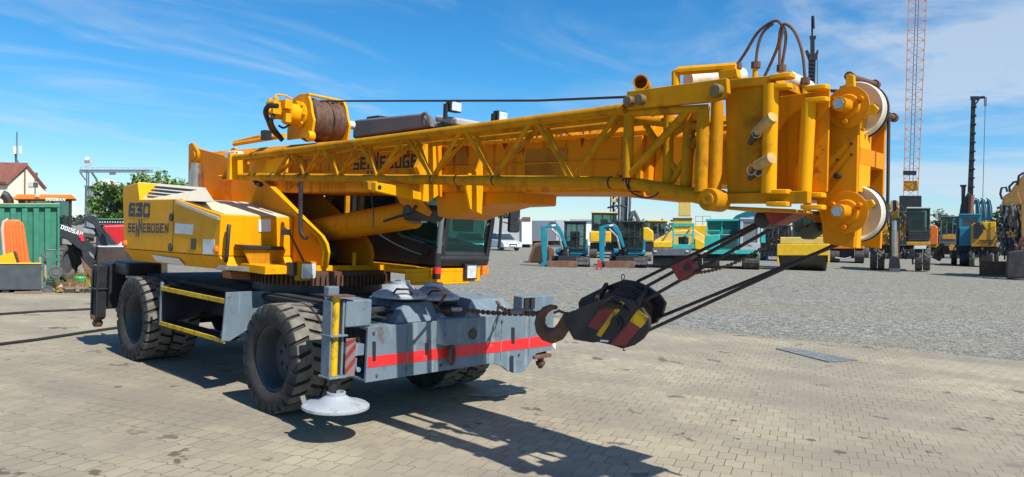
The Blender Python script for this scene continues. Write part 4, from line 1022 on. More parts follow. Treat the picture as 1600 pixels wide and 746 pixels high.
fr_ = empty('hook_fall_ropes'); fr_.matrix_world = CRANE; tag(fr_, 'dark wire ropes reeved between the boom head and the hook block', 'rope')
rm = MB()
for a, b, y0, y1 in (((996, 440), (1196, 343), -.04, -.04), ((1008, 449), (1198, 346), -.16, -.06), ((1007, 470), (1240, 338), -.22, -.10), ((1025, 498), (1325, 376), -.06, -.14), ((1014, 516), (1318, 377), -.28, -.24)):
    MB().tube([P(a[0], a[1], 'y', y0), P(b[0], b[1], 'y', y1)], .0125, 8).build('rope', DROPE, fr_)
pass
wt = empty('hoist_limit_weight'); wt.matrix_world = CRANE; tag(wt, 'dark red square weight block threaded on the slanting hook ropes', 'weight')
pp([(1046, 416), (1072, 404), (1083, 424), (1060, 439.5)], -.22, .12).build('weight_block', DRED, wt, .008)
c = P(1073, 418.5, 'y', -.222); MB().lathe(c, (0, -1, 0), [(.028, 0), (.028, .002), (0, .002)], 18).build('rope_hole', BLACK, wt)
chain(MB(), P(1083, 427, 'y', -.16), P(1225, 363, 'y', -.12), 46, .0045, .06).build('weight_chain', RUSTM, wt)
ls = empty('limit_switch_bracket'); ls.matrix_world = CRANE; tag(ls, 'dark red sloping bracket with black drum hanging below the boom head', 'bracket')
pp([(1194, 332), (1247, 331), (1230, 340), (1208, 352), (1202, 350)], -.42, .2).build('bracket_plate', DRED, ls, .004)
MB().lathe(P(1190, 343, 'y', -.30), (0, 1, 0), [(.04, 0), (.058, .01), (.058, .16), (.04, .17)], 18).build('bracket_sheave', BLACK, ls)
dd = empty('rope_wedge_socket'); dd.matrix_world = CRANE; tag(dd, 'dark olive wedge socket hanging on the rope under the boom head', 'rope socket')
pp([(1246, 362), (1250, 354), (1272, 346), (1281, 362), (1262, 374), (1250, 374)], -.40, .12).build('socket_body', mat('olive_dark', (.05, .05, .035), .6), dd, .02)
pp([(1276, 352), (1287, 347), (1294, 352), (1291, 358), (1280, 363)], -.37, .05).build('socket_eye', BLACK, dd, .01)
MB().stube([P(1264, 330, 'y', -.45), P(1270, 344, 'y', -.45), P(1262, 356, 'y', -.45), P(1256, 350, 'y', -.43)], .005, 6).build('socket_wire', HOSE, dd)

for (px0, py0, zz, lab) in ((650, 452, 1.155, 'grey dished outrigger pad stowed nearest the yellow leg ram'), (728, 458, 1.125, 'shiny round outrigger pad stowed behind the chain shackle')):
    c = P(px0, py0, 'z', zz + .10); c = Vector((min(c.x, .80), c.y, zz))
    q = empty('outrigger_pad'); q.matrix_world = CRANE @ Matrix.Translation(c); tag(q, lab, 'outrigger pad', 'outrigger pads stowed on the deck')
    cone_pad(MB(), (0, 0, 0), .265, .115, .095).build('pad_dish', PAD, q)
    MB().tube([(.16, -.2, .06), (.19, -.19, .10), (.24, -.08, .10), (.25, -.05, .05)], .012, 6).build('pad_handle', DGREY, q)

# ------------------------------------------------------------------ ground
def nodes(name):
    m = bpy.data.materials.new(name); m.use_nodes = True; m.node_tree.nodes.clear(); return m, m.node_tree.nodes, m.node_tree.links


class NT:
    def __init__(s, name):
        s.m, s.N, s.L = nodes(name); s.out = s.N.new('ShaderNodeOutputMaterial'); s.b = s.N.new('ShaderNodeBsdfPrincipled'); s.L.new(s.b.outputs[0], s.out.inputs[0]); s.tc = s.N.new('ShaderNodeTexCoord').outputs['Object']

    def put(s, sock, v):
        if isinstance(v, tuple) and len(v) == 3 and sock.type == 'RGBA': sock.default_value = (*v, 1)
        elif isinstance(v, (int, float, tuple)): sock.default_value = v
        else: s.L.new(v, sock)

    def math(s, op, a, b=0, c=0):
        n = s.N.new('ShaderNodeMath'); n.operation = op
        for i, q in enumerate((a, b, c)): s.put(n.inputs[i], q)
        return n.outputs[0]

    def noise(s, sc, det=4, ro=.55, vec=None, dist=0):
        n = s.N.new('ShaderNodeTexNoise'); n.inputs['Scale'].default_value = sc; n.inputs['Detail'].default_value = det; n.inputs['Roughness'].default_value = ro; n.inputs['Distortion'].default_value = dist
        s.L.new(vec or s.tc, n.inputs['Vector']); return n.outputs[0]

    def rng(s, v, a, b, c=0., d=1., smooth=True):
        n = s.N.new('ShaderNodeMapRange'); n.interpolation_type = 'SMOOTHSTEP' if smooth else 'LINEAR'
        for i, q in enumerate((v, a, b, c, d)): s.put(n.inputs[i], q)
        return n.outputs[0]

    def mix(s, f, a, b, mode='MIX'):
        n = s.N.new('ShaderNodeMix'); n.data_type = 'RGBA'; n.blend_type = mode
        s.put(n.inputs['Factor'], f); s.put(n.inputs['A'], a); s.put(n.inputs['B'], b); return n.outputs['Result']

    def map(s, rot=0, sc=(1, 1, 1), loc=(0, 0, 0)):
        n = s.N.new('ShaderNodeMapping'); n.inputs['Rotation'].default_value = (0, 0, rot); n.inputs['Scale'].default_value = sc; n.inputs['Location'].default_value = loc
        s.L.new(s.tc, n.inputs[0]); return n.outputs[0]

    def sep(s, v):
        n = s.N.new('ShaderNodeSeparateXYZ'); s.L.new(v, n.inputs[0]); return n.outputs

    def bump(s, h, st, d=.01):
        n = s.N.new('ShaderNodeBump'); n.inputs['Strength'].default_value = st; n.inputs['Distance'].default_value = d; s.L.new(h, n.inputs['Height']); s.L.new(n.outputs[0], s.b.inputs['Normal'])


# interlocking concrete pavers
t = NT('concrete_pavers')
v = t.map(radians(21.4)); sx, sy, sz = t.sep(v)
PW, PH = .150, .205
ph = t.math('FRACT', t.math('DIVIDE', sx, PW))
tri = t.math('SUBTRACT', t.rng(ph, .38, .62, 0, 1), t.math('ADD', ph, 0.0))          # a step in each joint, as bone pavers have
yy = t.math('ADD', sy, t.math('MULTIPLY', tri, .042))
com = t.N.new('ShaderNodeCombineXYZ'); t.put(com.inputs[0], sx); t.put(com.inputs[1], yy)
br_ = t.N.new('ShaderNodeTexBrick'); br_.offset = .5; br_.inputs['Scale'].default_value = 1; br_.inputs['Mortar Size'].default_value = .0042; br_.inputs['Mortar Smooth'].default_value = .3
br_.inputs['Brick Width'].default_value = PW; br_.inputs['Row Height'].default_value = PH; br_.inputs['Bias'].default_value = 0
br_.inputs['Color1'].default_value = (.318, .281, .194, 1); br_.inputs['Color2'].default_value = (.40, .358, .252, 1); br_.inputs['Mortar'].default_value = (.30, .26, .2, 1)
t.L.new(com.outputs[0], br_.inputs['Vector'])
c = br_.outputs['Color']
big = t.noise(.35, 5, .6); c = t.mix(t.rng(big, .35, .68), c, (.245, .216, .162))
c = t.mix(t.math('MULTIPLY', t.rng(t.noise(1.3, 6, .65), .5, .72), .5), c, (.37, .315, .225))
c = t.mix(t.math('MULTIPLY', t.rng(t.noise(.8, 3, .5, t.map(0, (1, 1, 1), (7, 3, 0))), .55, .75), .35), c, (.215, .205, .18))
grain = t.noise(90, 4, .7); c = t.mix(t.math('MULTIPLY', t.rng(grain, .3, .75), .35), c, (.17, .15, .12))
gap = t.math('MULTIPLY', br_.outputs['Fac'], t.rng(t.noise(1.7, 4, .6, t.map(0, (1, 1, 1), (2, 9, 0))), .38, .60, .25, 1.0))
c = t.mix(gap, c, (.10, .075, .05))
# worn tyre lanes sweeping across the yard
wv = t.N.new('ShaderNodeTexWave'); wv.wave_type = 'BANDS'; wv.bands_direction = 'Y'; wv.inputs['Scale'].default_value = .16; wv.inputs['Distortion'].default_value = 3.5; wv.inputs['Detail'].default_value = 3; wv.inputs['Detail Scale'].default_value = .35
t.L.new(t.map(.5), wv.inputs['Vector'])
c = t.mix(t.math('MULTIPLY', t.rng(wv.outputs['Fac'], .62, .95), .38), c, (.20, .175, .14))
gr2 = t.noise(.9, 8, .72, t.map(0, (1, 1, 1), (17, 5, 0)), .4); c = t.mix(t.math('MULTIPLY', t.rng(gr2, .55, .72), .55), c, (.19, .165, .125))
# oil and rust spots, one paver or so across
sp_ = t.noise(2.6, 3, .6, t.map(.4, (1, 1, 1), (11, 4, 0))); spm = t.math('MULTIPLY', t.rng(sp_, .63, .67), t.rng(t.noise(.28, 2, .5, t.map(0, (1, 1, 1), (3, 8, 0))), .38, .55))
c = t.mix(t.math('MULTIPLY', spm, .8), c, (.085, .065, .045))
t.put(t.b.inputs['Base Color'], c); t.b.inputs['Roughness'].default_value = .85; t.b.inputs['Specular IOR Level'].default_value = .3
hgt = t.math('SUBTRACT', t.math('MULTIPLY', grain, .25), gap); t.bump(hgt, .55, .006)
PAVE = t.m

t = NT('grey_gravel')
v1 = t.N.new('ShaderNodeTexVoronoi'); v1.inputs['Scale'].default_value = 19; t.L.new(t.tc, v1.inputs['Vector'])
v2 = t.N.new('ShaderNodeTexVoronoi'); v2.inputs['Scale'].default_value = 9; t.L.new(t.tc, v2.inputs['Vector'])
c = t.mix(t.rng(t.sep(v1.outputs['Color'])[0], 0, 1, smooth=False), (.09, .095, .082), (.40, .392, .328))
c = t.mix(t.math('MULTIPLY', t.rng(v1.outputs['Distance'], .3, .62), .55), c, (.10, .10, .09))
c = t.mix(t.math('MULTIPLY', t.rng(t.sep(v2.outputs['Color'])[1], .6, 1), .4), c, (.42, .41, .37))
lane = t.noise(.22, 5, .6, t.map(.10, (.35, 1.5, 1))); c = t.mix(t.math('MULTIPLY', t.rng(lane, .42, .62), .5), c, (.235, .205, .15))
c = t.mix(t.math('MULTIPLY', t.rng(t.noise(.5, 5, .6, t.map(-.1, (.3, 1.6, 1), (4, 2, 0))), .52, .75), .35), c, (.30, .29, .26))
t.put(t.b.inputs['Base Color'], c); t.b.inputs['Roughness'].default_value = .9; t.b.inputs['Specular IOR Level'].default_value = .2
t.bump(t.math('SUBTRACT', t.noise(14, 6, .7), v1.outputs['Distance']), .9, .03)
GRAVEL = t.m


def grid(name, xs, ys, keep, m, dz=0.):
    idx = {}; vs = []; fs = []
    def vid(i, j):
        if (i, j) not in idx: idx[(i, j)] = len(vs); vs.append((xs[i], ys[j], ground_z(xs[i], ys[j]) + dz))
        return idx[(i, j)]
    for i in range(len(xs) - 1):
        for j in range(len(ys) - 1):
            if keep((xs[i] + xs[i + 1]) / 2, (ys[j] + ys[j + 1]) / 2): fs.append((vid(i, j), vid(i + 1, j), vid(i + 1, j + 1), vid(i, j + 1)))
    mb = MB(); mb.v = [Vector(q) for q in vs]; mb.f = fs
    return mb.build(name, m)


def span(a, b, st):
    n = int((b - a) / st + .5); return [a + (b - a) * k / n for k in range(n + 1)]


far = [-4000, -1500, -600, -250, -120, -60] + span(-40, 40, 1.0) + [60, 120, 250, 600, 1500, 4000]
gr_ = grid('gravel_yard', far, [-300, -60, -20] + span(-8, 40, 1.0) + [50, 60, 80, 120, 200, 400, 1000, 4000], lambda x, y: True, GRAVEL, -.006)
tag(gr_, kind='structure')
# wheel ruts and scattered stones
# paved area: its far edge runs obliquely behind the crane
E0, E1 = G(1600, 563), G(1050, 512)
sl_ = (E1.y - E0.y) / (E1.x - E0.x)


def pave_edge(x):
    y = E1.y + (x - E1.x) * sl_
    if x < E1.x: y = E1.y + (x - E1.x) * sl_ * .9
    return min(y, 24)


vs, fs = [], []; xs = span(-34, 34, .5); rows = 44
random.seed(5)
for i, x in enumerate(xs):
    ye = pave_edge(x) + .10 * sin(x * 2.1) + .06 * sin(x * 5.3 + 1) + random.uniform(-.05, .05)
    for j in range(rows + 1):
        y = -6 + (ye + 6) * j / rows; vs.append((x, y, ground_z(x, y) - (.004 if j == rows else 0)))
for i in range(len(xs) - 1):
    for j in range(rows): a = i * (rows + 1) + j; fs.append((a, a + rows + 1, a + rows + 2, a + 1))
mb = MB(); mb.v = [Vector(q) for q in vs]; mb.f = fs
tag(mb.build('paved_yard', PAVE), kind='structure')


random.seed(77); sm = MB()
ICO = [(0, 0, 1), (.9, 0, .2), (.3, .85, .25), (-.75, .5, .15), (-.7, -.55, .2), (.3, -.9, .2), (.5, .4, -.5), (-.5, .5, -.5), (-.1, -.7, -.5)]
ICF = [(0, 1, 2), (0, 2, 3), (0, 3, 4), (0, 4, 5), (0, 5, 1), (1, 6, 2), (2, 6, 7), (2, 7, 3), (3, 7, 4), (4, 7, 8), (4, 8, 5), (5, 8, 1), (1, 8, 6), (6, 8, 7)]
for k in range(2600):
    x = random.uniform(-1, 12); ye = pave_edge(x); d = random.gauss(.12, .28) if k < 1700 else random.uniform(0, 5.5); y = ye + d
    if d < -.75: continue
    s_ = random.uniform(.006, .016) * (1.35 if d > .5 else 1); q = Matrix.Rotation(random.uniform(0, 6.3), 3, 'Z'); o = Vector((x, y, ground_z(x, y) + s_ * .25))
    sm.add([o + q @ Vector((v[0] * s_ * random.uniform(.8, 1.5), v[1] * s_ * random.uniform(.7, 1.1), v[2] * s_ * .7)) for v in ICO], ICF)
tag(sm.build('loose_stones', mat('loose_stone', (.26, .26, .235), .85, var=.5, scale=14), smooth=False), 'loose grey stones scattered along the gravel edge', 'stones', kind='stuff')


def on_ground(x, y, dz=0): return Vector((x, y, ground_z(x, y) + dz))


def gpoly(pts, dz): return [on_ground(p.x, p.y, dz) for p in (G(*q) for q in pts)]


tag(MB().prism(gpoly(((1212, 546), (1233, 544.5), (1340, 564), (1295, 567)), .004), (0, 0, .012)).build('ground_plate', mat('plate_steel', (.17, .19, .18), .55, metal=.3, wear=((.30, .29, .24), .5, .75, 6), var=.25, scale=12)), 'thin grey steel plate lying on the pavers near the gravel', 'steel plate')
tag(MB().prism(gpoly(((732, 619), (800, 603), (826, 604), (838, 609), (775, 621)), .004), (0, 0, .014)).build('floor_board', mat('dusty_board', (.30, .27, .20), .7, var=.2, wear=((.16, .14, .1), .5, .8, 9))), 'dusty flat board lying in the shadow under the bumper', 'board')
sp = MB()
for pts in (((0, 493), (60, 488.5), (120, 486), (185, 482)),): sp.tube([on_ground(*G(x, y).xy, .02) for x, y in pts], .02, 8)
tag(sp.build('rubber_hose', HOSE), 'black hose lying along the pavers, the farther of two', 'hose', 'hoses lying on the yard')
sp = MB().tube([on_ground(*G(x, y).xy, .02) for x, y in ((-20, 543), (60, 533), (130, 522), (200, 512))], .022, 8)
tag(sp.build('rubber_hose', HOSE), 'black hose lying along the pavers, the nearer of two', 'hose', 'hoses lying on the yard')

# ------------------------------------------------------------------ the yard behind: every machine stands at its own distance
TEAL = mat('teal_paint', (.008, .21, .28), .4, wear=((.05, .12, .12), .6, .85, 3), var=.15)
TEALG = mat('teal_green_paint', (.03, .40, .36), .45, wear=((.06, .16, .14), .58, .85, 2.5), var=.15)
TEALD = mat('dark_teal_paint', (.01, .13, .18), .4, var=.2)
BLUET = mat('blue_teal_cab', (.02, .22, .33), .4, var=.15)
BYEL = mat('machine_yellow', (.75, .45, .01), .42, wear=((.3, .2, .05), .6, .85, 2.5), var=.12)
CREAM = mat('faded_yellow', (.66, .47, .12), .55, var=.12, wear=((.35, .25, .1), .6, .8, 2))
OCHRE = mat('ochre_yellow', (.55, .27, .02), .5, wear=((.25, .12, .03), .58, .8, 2), var=.15)
TANY = mat('tan_excavator', (.40, .22, .06), .55, wear=((.2, .1, .04), .55, .8, 2), var=.2)
MBLACK = mat('machine_black', (.022, .023, .025), .5, wear=((.09, .08, .07), .56, .85, 2), var=.3)
MGREY = mat('machine_grey', (.10, .11, .12), .55, var=.25, wear=((.2, .19, .17), .56, .8, 2))
TRACKM = mat('track_steel', (.055, .05, .045), .75, wear=((.17, .15, .13), .5, .8, 3), var=.3)
RBLADE = mat('rusty_blade', (.16, .075, .045), .75, wear=((.28, .19, .14), .5, .8, 1.5), var=.25)
MORANGE = mat('machine_orange', (.80, .18, .02), .45, var=.12)
LGREY = mat('pale_grey_panel', (.42, .44, .46), .5, var=.08, wear=((.3, .3, .3), .6, .85, 1))
MWHITE = mat('white_panel', (.80, .81, .82), .5, var=.05)
CARW = mat('car_white', (.72, .74, .77), .25, var=.03, coat=.6)
CARB = mat('car_silver', (.38, .42, .46), .3, metal=.3, var=.05, coat=.5)
BGLASS = mat('tinted_glass', (.03, .055, .06), .08, var=.5, scale=1.5, spec=.8)
CRED = mat('van_red', (.50, .015, .02), .35, var=.1, coat=.4)
RUBB = mat('dusty_tyre', (.10, .095, .085), .85, var=.3, wear=((.15, .14, .12), .48, .8, 4))


class Bg:
    def __init__(s, name, px, py, label, cat, group=None, base=None):
        s.o3 = G(px, py) if base is None else base
        s.phi = -math.atan2(s.o3.x, s.o3.y); s.e = empty(name, s.o3, s.phi); tag(s.e, label, cat, group); s.n = Vector((s.o3.x, s.o3.y, 0)).normalized(); s.k = s.o3.y / FPX; s.rot = Matrix.Rotation(-s.phi, 3, 'Z')

    def p(s, px, py, dy=0.):
        d = ray(px, py); t = ((s.o3 - CAM_C).dot(s.n) + dy) / d.dot(s.n); return s.rot @ (CAM_C + d * t - s.o3)

    def rect(s, mb, x0, y0, x1, y1, d0=0., d1=1.):
        return mb.prism([s.p(x0, y1, d0), s.p(x1, y1, d0), s.p(x1, y0, d0), s.p(x0, y0, d0)], (0, d1 - d0, 0))

    def poly(s, mb, pts, d0=0., d1=1.):
        return mb.prism([s.p(x, y, d0) for x, y in pts], (0, d1 - d0, 0))

    def tube(s, mb, pts, r, d0=0., seg=8):
        return mb.tube([s.p(*q, d0) if len(q) == 2 else s.p(q[0], q[1], q[2]) for q in pts], r, seg)

    def part(s, name, m, fn, bev=.02, parent=None):
        mb = MB(); fn(mb); return mb.build(name, m, parent or s.e, bev)

    def R(s, name, m, x0, y0, x1, y1, d0=0., d1=1., bev=.02, parent=None):
        return s.part(name, m, lambda mb: s.rect(mb, x0, y0, x1, y1, d0, d1), bev, parent)

    def Q(s, name, m, pts, d0=0., d1=1., bev=.02, parent=None):
        return s.part(name, m, lambda mb: s.poly(mb, pts, d0, d1), bev, parent)

    def T(s, name, m, pts, r, d0=0., parent=None):
        return s.part(name, m, lambda mb: s.tube(mb, pts, r, d0), 0, parent)

    def track(s, x0, x1, y0, y1, d0, ln):
        mb = MB(); a = s.p(x0, y1, d0); b = s.p(x1, y0, d0); H = b.z - a.z; r = H / 2; y = d0
        prof = [(y + r - r * sin(q), a.z + r - r * cos(q)) for q in [k * pi / 8 for k in range(9)]] + [(y + ln - r + r * sin(q), a.z + r + r * cos(q)) for q in [k * pi / 8 for k in range(9)]]
        mb.prism([(a.x, q[0], q[1]) for q in prof], (b.x - a.x, 0, 0))
        L = len(prof)
        for i in range(L):                      # grousers
            q0, q1 = Vector(prof[i]), Vector(prof[(i + 1) % L]); n = max(1, int((q1 - q0).length / .18))
            for j in range(n):
                c = q0.lerp(q1, (j + .5) / n); t = (q1 - q0).normalized(); nn = Vector((-t.y, t.x)) * -1
                u = t * .02; v = nn * .045
                mb.prism([(a.x - .01, *(c - u)), (a.x - .01, *(c + u)), (a.x - .01, *(c + u + v)), (a.x - .01, *(c - u + v))], (b.x - a.x + .02, 0, 0))
        return mb.build('track', TRACKM, s.e)

    def wheel(s, x0, x1, y0, y1, d0, m=None, rim=None):
        """wheel seen along its tread, axle running across the picture"""
        a, b = s.p(x0, y1, d0), s.p(x1, y0, d0); R = (b.z - a.z) / 2
        t = tyre_mb(b.x - a.x, R, R * .55, 18, R * .06, 36).build('tyre', RUBB, s.e)
        t.location = ((a.x + b.x) / 2, d0 + R, a.z + R); t.rotation_euler = (0, 0, pi / 2)
        MB().cyl((0, -(b.x - a.x) * .38, 0), (0, (b.x - a.x) * .38, 0), R * .56, 20).build('rim', rim or MGREY, t)
        return t

    def cab(s, x0, x1, y0, y1, d0, ln, m, roof=None, glassm=None, mull=None, post=3):
        g = s.R('cab_glass', glassm or DGLASS, x0 + 1, y0 + 1, x1 - 1, y1 - 1, d0 + .05, d0 + ln - .05, 0)
        a, b = s.p(x0, y1, d0), s.p(x1, y0, d0); pw = s.k * post
        mb = MB()
        for x in (a.x, b.x - pw):
            for y in (d0, d0 + ln - pw, d0 + ln * .5): mb.box(x, x + pw, y, y + pw, a.z, b.z)
        for z in (a.z, b.z - pw * .8):
            mb.box(a.x + pw + .003, b.x - pw - .003, d0 + .002, d0 + pw * .9, z, z + pw * .8)
            for x in (a.x, b.x - pw): mb.box(x + .003, x + pw - .003, d0 + pw + .003, d0 + ln - pw - .003, z + .002, z + pw * .8 - .002)
        for f in mull or (): mb.box(a.x + (b.x - a.x) * f, a.x + (b.x - a.x) * f + pw * .7, d0 + .002, d0 + pw * .6, a.z, b.z)
        mb.build('cab_frame', m, s.e, .01)
        MB().box(a.x - .04, b.x + .04, d0 - .06, d0 + ln + .05, b.z + .003, b.z + .10).build('cab_roof', roof or m, s.e, .04)
        sx0 = (a.x + b.x) / 2; MB().box(sx0 - .25, sx0 + .25, d0 + ln * .55, d0 + ln * .62, a.z + .1, a.z + (b.z - a.z) * .68).box(sx0 - .25, sx0 + .25, d0 + ln * .3, d0 + ln * .55, a.z + .1, a.z + .4).build('seat', MBLACK, s.e, .05)


# ---- small excavators, buckets, trailer, cars
def mini(px, py, ox, label, stick_shift):
    B = Bg('mini_excavator', px, py, label, 'mini excavator', 'small teal excavators parked side by side')
    X = lambda x: x + ox
    B.R('dozer_blade', RBLADE, X(855), 408, X(902), 418, -1.3, -1.2)
    B.track(X(900), X(922), 402, 417, -.6, 2.3); B.track(X(862), X(877), 402, 416, .0, 2.2)
    B.R('undercarriage', MBLACK, X(872), 400, X(908), 411, -.5, 1.0)
    B.R('counterweight', TEAL, X(888), 390, X(919), 400, .2, 2.0, .12)
    B.R('engine_cover', TEAL, X(868), 389, X(879), 399, .1, 1.6, .1)
    B.cab(X(881), X(916), 349, 390, .1, 1.5, MBLACK, MBLACK, DGLASS, (.55,))
    B.R('corner_post', TEAL, X(914.5), 374, X(918.5), 391, .3, .5)
    B.Q('swing_post', MBLACK, [(X(876), 386), (X(886), 384), (X(888), 404), (X(878), 405)], -.35, -.05)
    dip = [(X(883), 388), (X(874), 366), (X(866), 355.5), (X(853), 356.5), (X(848), 360), (X(847.5), 355), (X(855), 351.5), (X(869), 350), (X(874), 353), (X(880), 364), (X(886), 385)]
    b = B.Q('boom', TEAL, dip, -.75, -.45, .03)
    B.T('boom_cylinder', STEEL, [(X(862), 358), (X(874), 370), (X(879), 390)], .05, -.85)
    s = B.Q('dipper_arm', TEAL, [(X(845 + stick_shift), 354), (X(853 + stick_shift), 353), (X(854.5), 400), (X(853), 410), (X(848), 410), (X(846), 390)], -1.05, -.8, .03)
    B.T('dipper_cylinder', STEEL, [(X(856), 358), (X(855), 385)], .045, -.95)
    B.Q('quick_hitch', TEAL if stick_shift == 0 else MBLACK, [(X(845.5), 410), (X(855), 409), (X(854), 418.5), (X(847), 418.5)], -1.1, -.75, .02)
    B.T('hose', HOSE, [(X(857), 352), (X(861), 348.5), (X(868), 349), (X(872), 352)], .035, -.6)
    B.T('arm_lettering', MWHITE, [(X(862), 353.5), (X(868), 352.5)], .05, -.77)
    mb = MB()
    for k in range(9):
        x = X(random.uniform(873, 886)); y = random.uniform(378, 402); mb.stube([B.p(x, y, -.4), B.p(x + 3, y + 4, -.45), B.p(x + 1, y + 9, -.35)], .03, 6, 3)
    mb.each('hose_bundle', HOSE, B.e)
    B.part('cab_bars', MBLACK, lambda m_: (B.rect(m_, X(882), 369.5, X(915), 370.6, .06, .1), B.rect(m_, X(892), 351, X(893), 389, .05, .09)), 0)
    B.part('track_roller', MGREY, lambda m_: [B.tube(m_, [(X(903 + k * 5), 411.5, -.62), (X(903 + k * 5), 411.5, -.66)], .09, 0) for k in range(4)], 0)
    return B


mini(890, 416, 0, 'small teal excavator beside the big rusty bucket, arm reaching to the gravel', 0)
mini(978, 417.5, 90, 'small teal excavator whose folded arm ends at a red jack stand', 1)
B = Bg('jack_stand', 936, 421, 'small red jack stand below the arm of an excavator', 'jack stand')
B.Q('stand_legs', mat('jack_red', (.5, .03, .03), .5), [(931, 421), (934, 410), (938.5, 410), (941.5, 421), (938.5, 421), (937.5, 416), (935, 416), (934, 421)], -.15, .15, .02)
B.T('stand_post', mat('jack_red', (0, 0, 0)), [(936.3, 410), (936.3, 406.5)], .07)
B = Bg('excavator_bucket', 845, 411, 'large rusty bucket lying on gravel between the trailers and the teal excavators', 'bucket')
B.Q('bucket_shell', RBLADE, [(824, 411), (834, 381), (848, 379), (866, 390), (866, 410)], 0, 1.2, .05)
B.Q('bucket_mouth', mat('bucket_dark', (.05, .03, .02), .8), [(829, 409), (837, 386), (846, 384), (858, 392), (858, 408)], -.04, -.002, 0)
B = Bg('box_trailer', 822, 387, 'white box trailer with bright end wall beside the cab mirror', 'trailer')
B.R('box_body', LGREY, 700, 342, 814.5, 382, .0, 2.6)
B.R('end_wall', MWHITE, 815, 340, 831, 382, -.25, 2.5)
B.R('underframe', MBLACK, 720, 382.5, 828, 387, .4, 2.0); B.R('roof_band', RBLADE, 816, 339.5, 829, 346, -.30, -.252, 0)
B = Bg('box_trailer', 850, 386, 'long grey box trailer behind the rusty bucket', 'trailer')
B.R('box_body', mat('slate_panel', (.16, .19, .22), .6), 831, 345, 868, 376, 0, 2.5); B.R('underframe', MBLACK, 832, 377, 900, 384, .3, 2.0)
B.R('end_wall', LGREY, 868.5, 344, 884, 376, .1, 2.5)
B = Bg('low_shed', 900, 385, 'low white flat-roofed container behind the teal excavators', 'container')
B.R('wall', MWHITE, 886, 346, 927, 384, 0, 3); B.R('roof', LGREY, 891, 342.5, 930, 345.5, -.2, 3.2)


def car(px, py, rz, m, label, L=4.4, W=1.8, H=1.46):
    p0 = G(px, py); e = empty('car', p0, rz); tag(e, label, 'car')
    prof = [(-L / 2, .28), (L / 2, .28), (L / 2 + .03, .55), (L / 2 - .08, .74), (L * .24, .92), (-L * .42, .98), (-L / 2, .9), (-L / 2 - .03, .5)]
    MB().prism([(x, -W / 2, z) for x, z in prof], (0, W, 0)).build('body', m, e, .08)
    cab = [(L * .23, .93), (L * .06, H), (-L * .25, H), (-L * .42, .98)]
    a = [(x, -W * .46, z) if z < 1 else (x, -W * .38, z) for x, z in cab]; b = [(x, -y, z) for x, y, z in a]
    g = MB().add(a + b, [(0, 1, 2, 3), (7, 6, 5, 4), (0, 4, 5, 1), (1, 5, 6, 2), (2, 6, 7, 3)]).build('windows', BGLASS, e)
    MB().box(-L * .25, L * .06, -W * .37, W * .37, H - .02, H + .03).build('roof', m, e, .03)
    for x in (-L * .31, L * .31):
        for y in (-W / 2 - .01, W / 2 - .21):
            w = MB().cyl((x, y, .32), (x, y + .22, .32), .32, 20).build('tyre', RUBB, e); MB().cyl((x, y - .01, .32), (x, y + .23, .32), .2, 14).build('rim', LGREY, w)
    for y in (-W * .40, W * .24): MB().box(L / 2 - .06, L / 2 + .03, y, y + .3, .60, .74).build('headlight', LAMPG, e, .02)
    MB().box(L / 2 - .05, L / 2 + .045, -W * .2, W * .2, .42, .62).build('radiator_grille', MBLACK, e)
    MB().box(L / 2 - .02, L / 2 + .05, -.26, .26, .40, .50).build('number_plate', MWHITE, e)


car(783, 391, radians(-62), CARW, 'white car parked in front of the trailer near the mirror')
car(735, 393, radians(-70), CARB, 'silver car seen through the windscreen of the crane cab')

# ---- yellow wheeled excavator behind the first mini, drill rig masts, wheel loader
B = Bg('wheeled_excavator', 945, 404, 'yellow excavator with tall tan-roofed cab behind the two small ones', 'excavator')
B.cab(924, 964, 334, 361, 0, 1.7, MBLACK, CREAM, DGLASS, (.4,)); B.R('body', BYEL, 921, 361.5, 955, 379, -.2, 2.6, .1); B.R('body_side', MBLACK, 955.5, 361.5, 972, 380, -.1, 2.6, .1)
B.R('chassis', MBLACK, 922, 380, 968, 394, .2, 2.4); B.wheel(921, 933, 386, 404, 0); B.wheel(958, 970, 386, 404, 0)
B = Bg('drill_rig', 972, 400, 'dark drilling rig with bundled masts rising behind the small excavators', 'drill rig')
B.R('base_machine', MBLACK, 955, 345, 1000, 398, 0, 3)
def lat(mb, B, x0, x1, x2, x3, y0, y1, n, d0, w, r):
    """open lattice column between two leaning edges (bottom y0, top y1)"""
    for i in range(n):
        f0, f1 = i / n, (i + 1) / n
        L0, L1 = x0 + (x2 - x0) * f0, x0 + (x2 - x0) * f1; R0, R1_ = x1 + (x3 - x1) * f0, x1 + (x3 - x1) * f1; a, b = y0 + (y1 - y0) * f0, y0 + (y1 - y0) * f1
        for dd in (d0, d0 + w):
            mb.bar(B.p(L0, a, dd), B.p(R1_, b, dd), r, r); mb.bar(B.p(R0, a, dd), B.p(L1, b, dd), r, r); mb.bar(B.p(L1, b, dd), B.p(R1_, b, dd), r, r)
        mb.bar(B.p(L0, a, d0), B.p(L1, b, d0 + w), r, r); mb.bar(B.p(R0, a, d0), B.p(R1_, b, d0 + w), r, r)
    for (p_, q_) in ((x0, x2), (x1, x3)):
        for dd in (d0, d0 + w): mb.bar(B.p(p_, y0, dd), B.p(q_, y1, dd), r * 1.8, r * 1.8)
B.part('mast', MBLACK, lambda mb: (lat(mb, B, 954, 966, 955, 967, 345, 215, 12, .2, .4, .05), B.rect(mb, 957, 215, 960, 345, .3, .45)), 0)
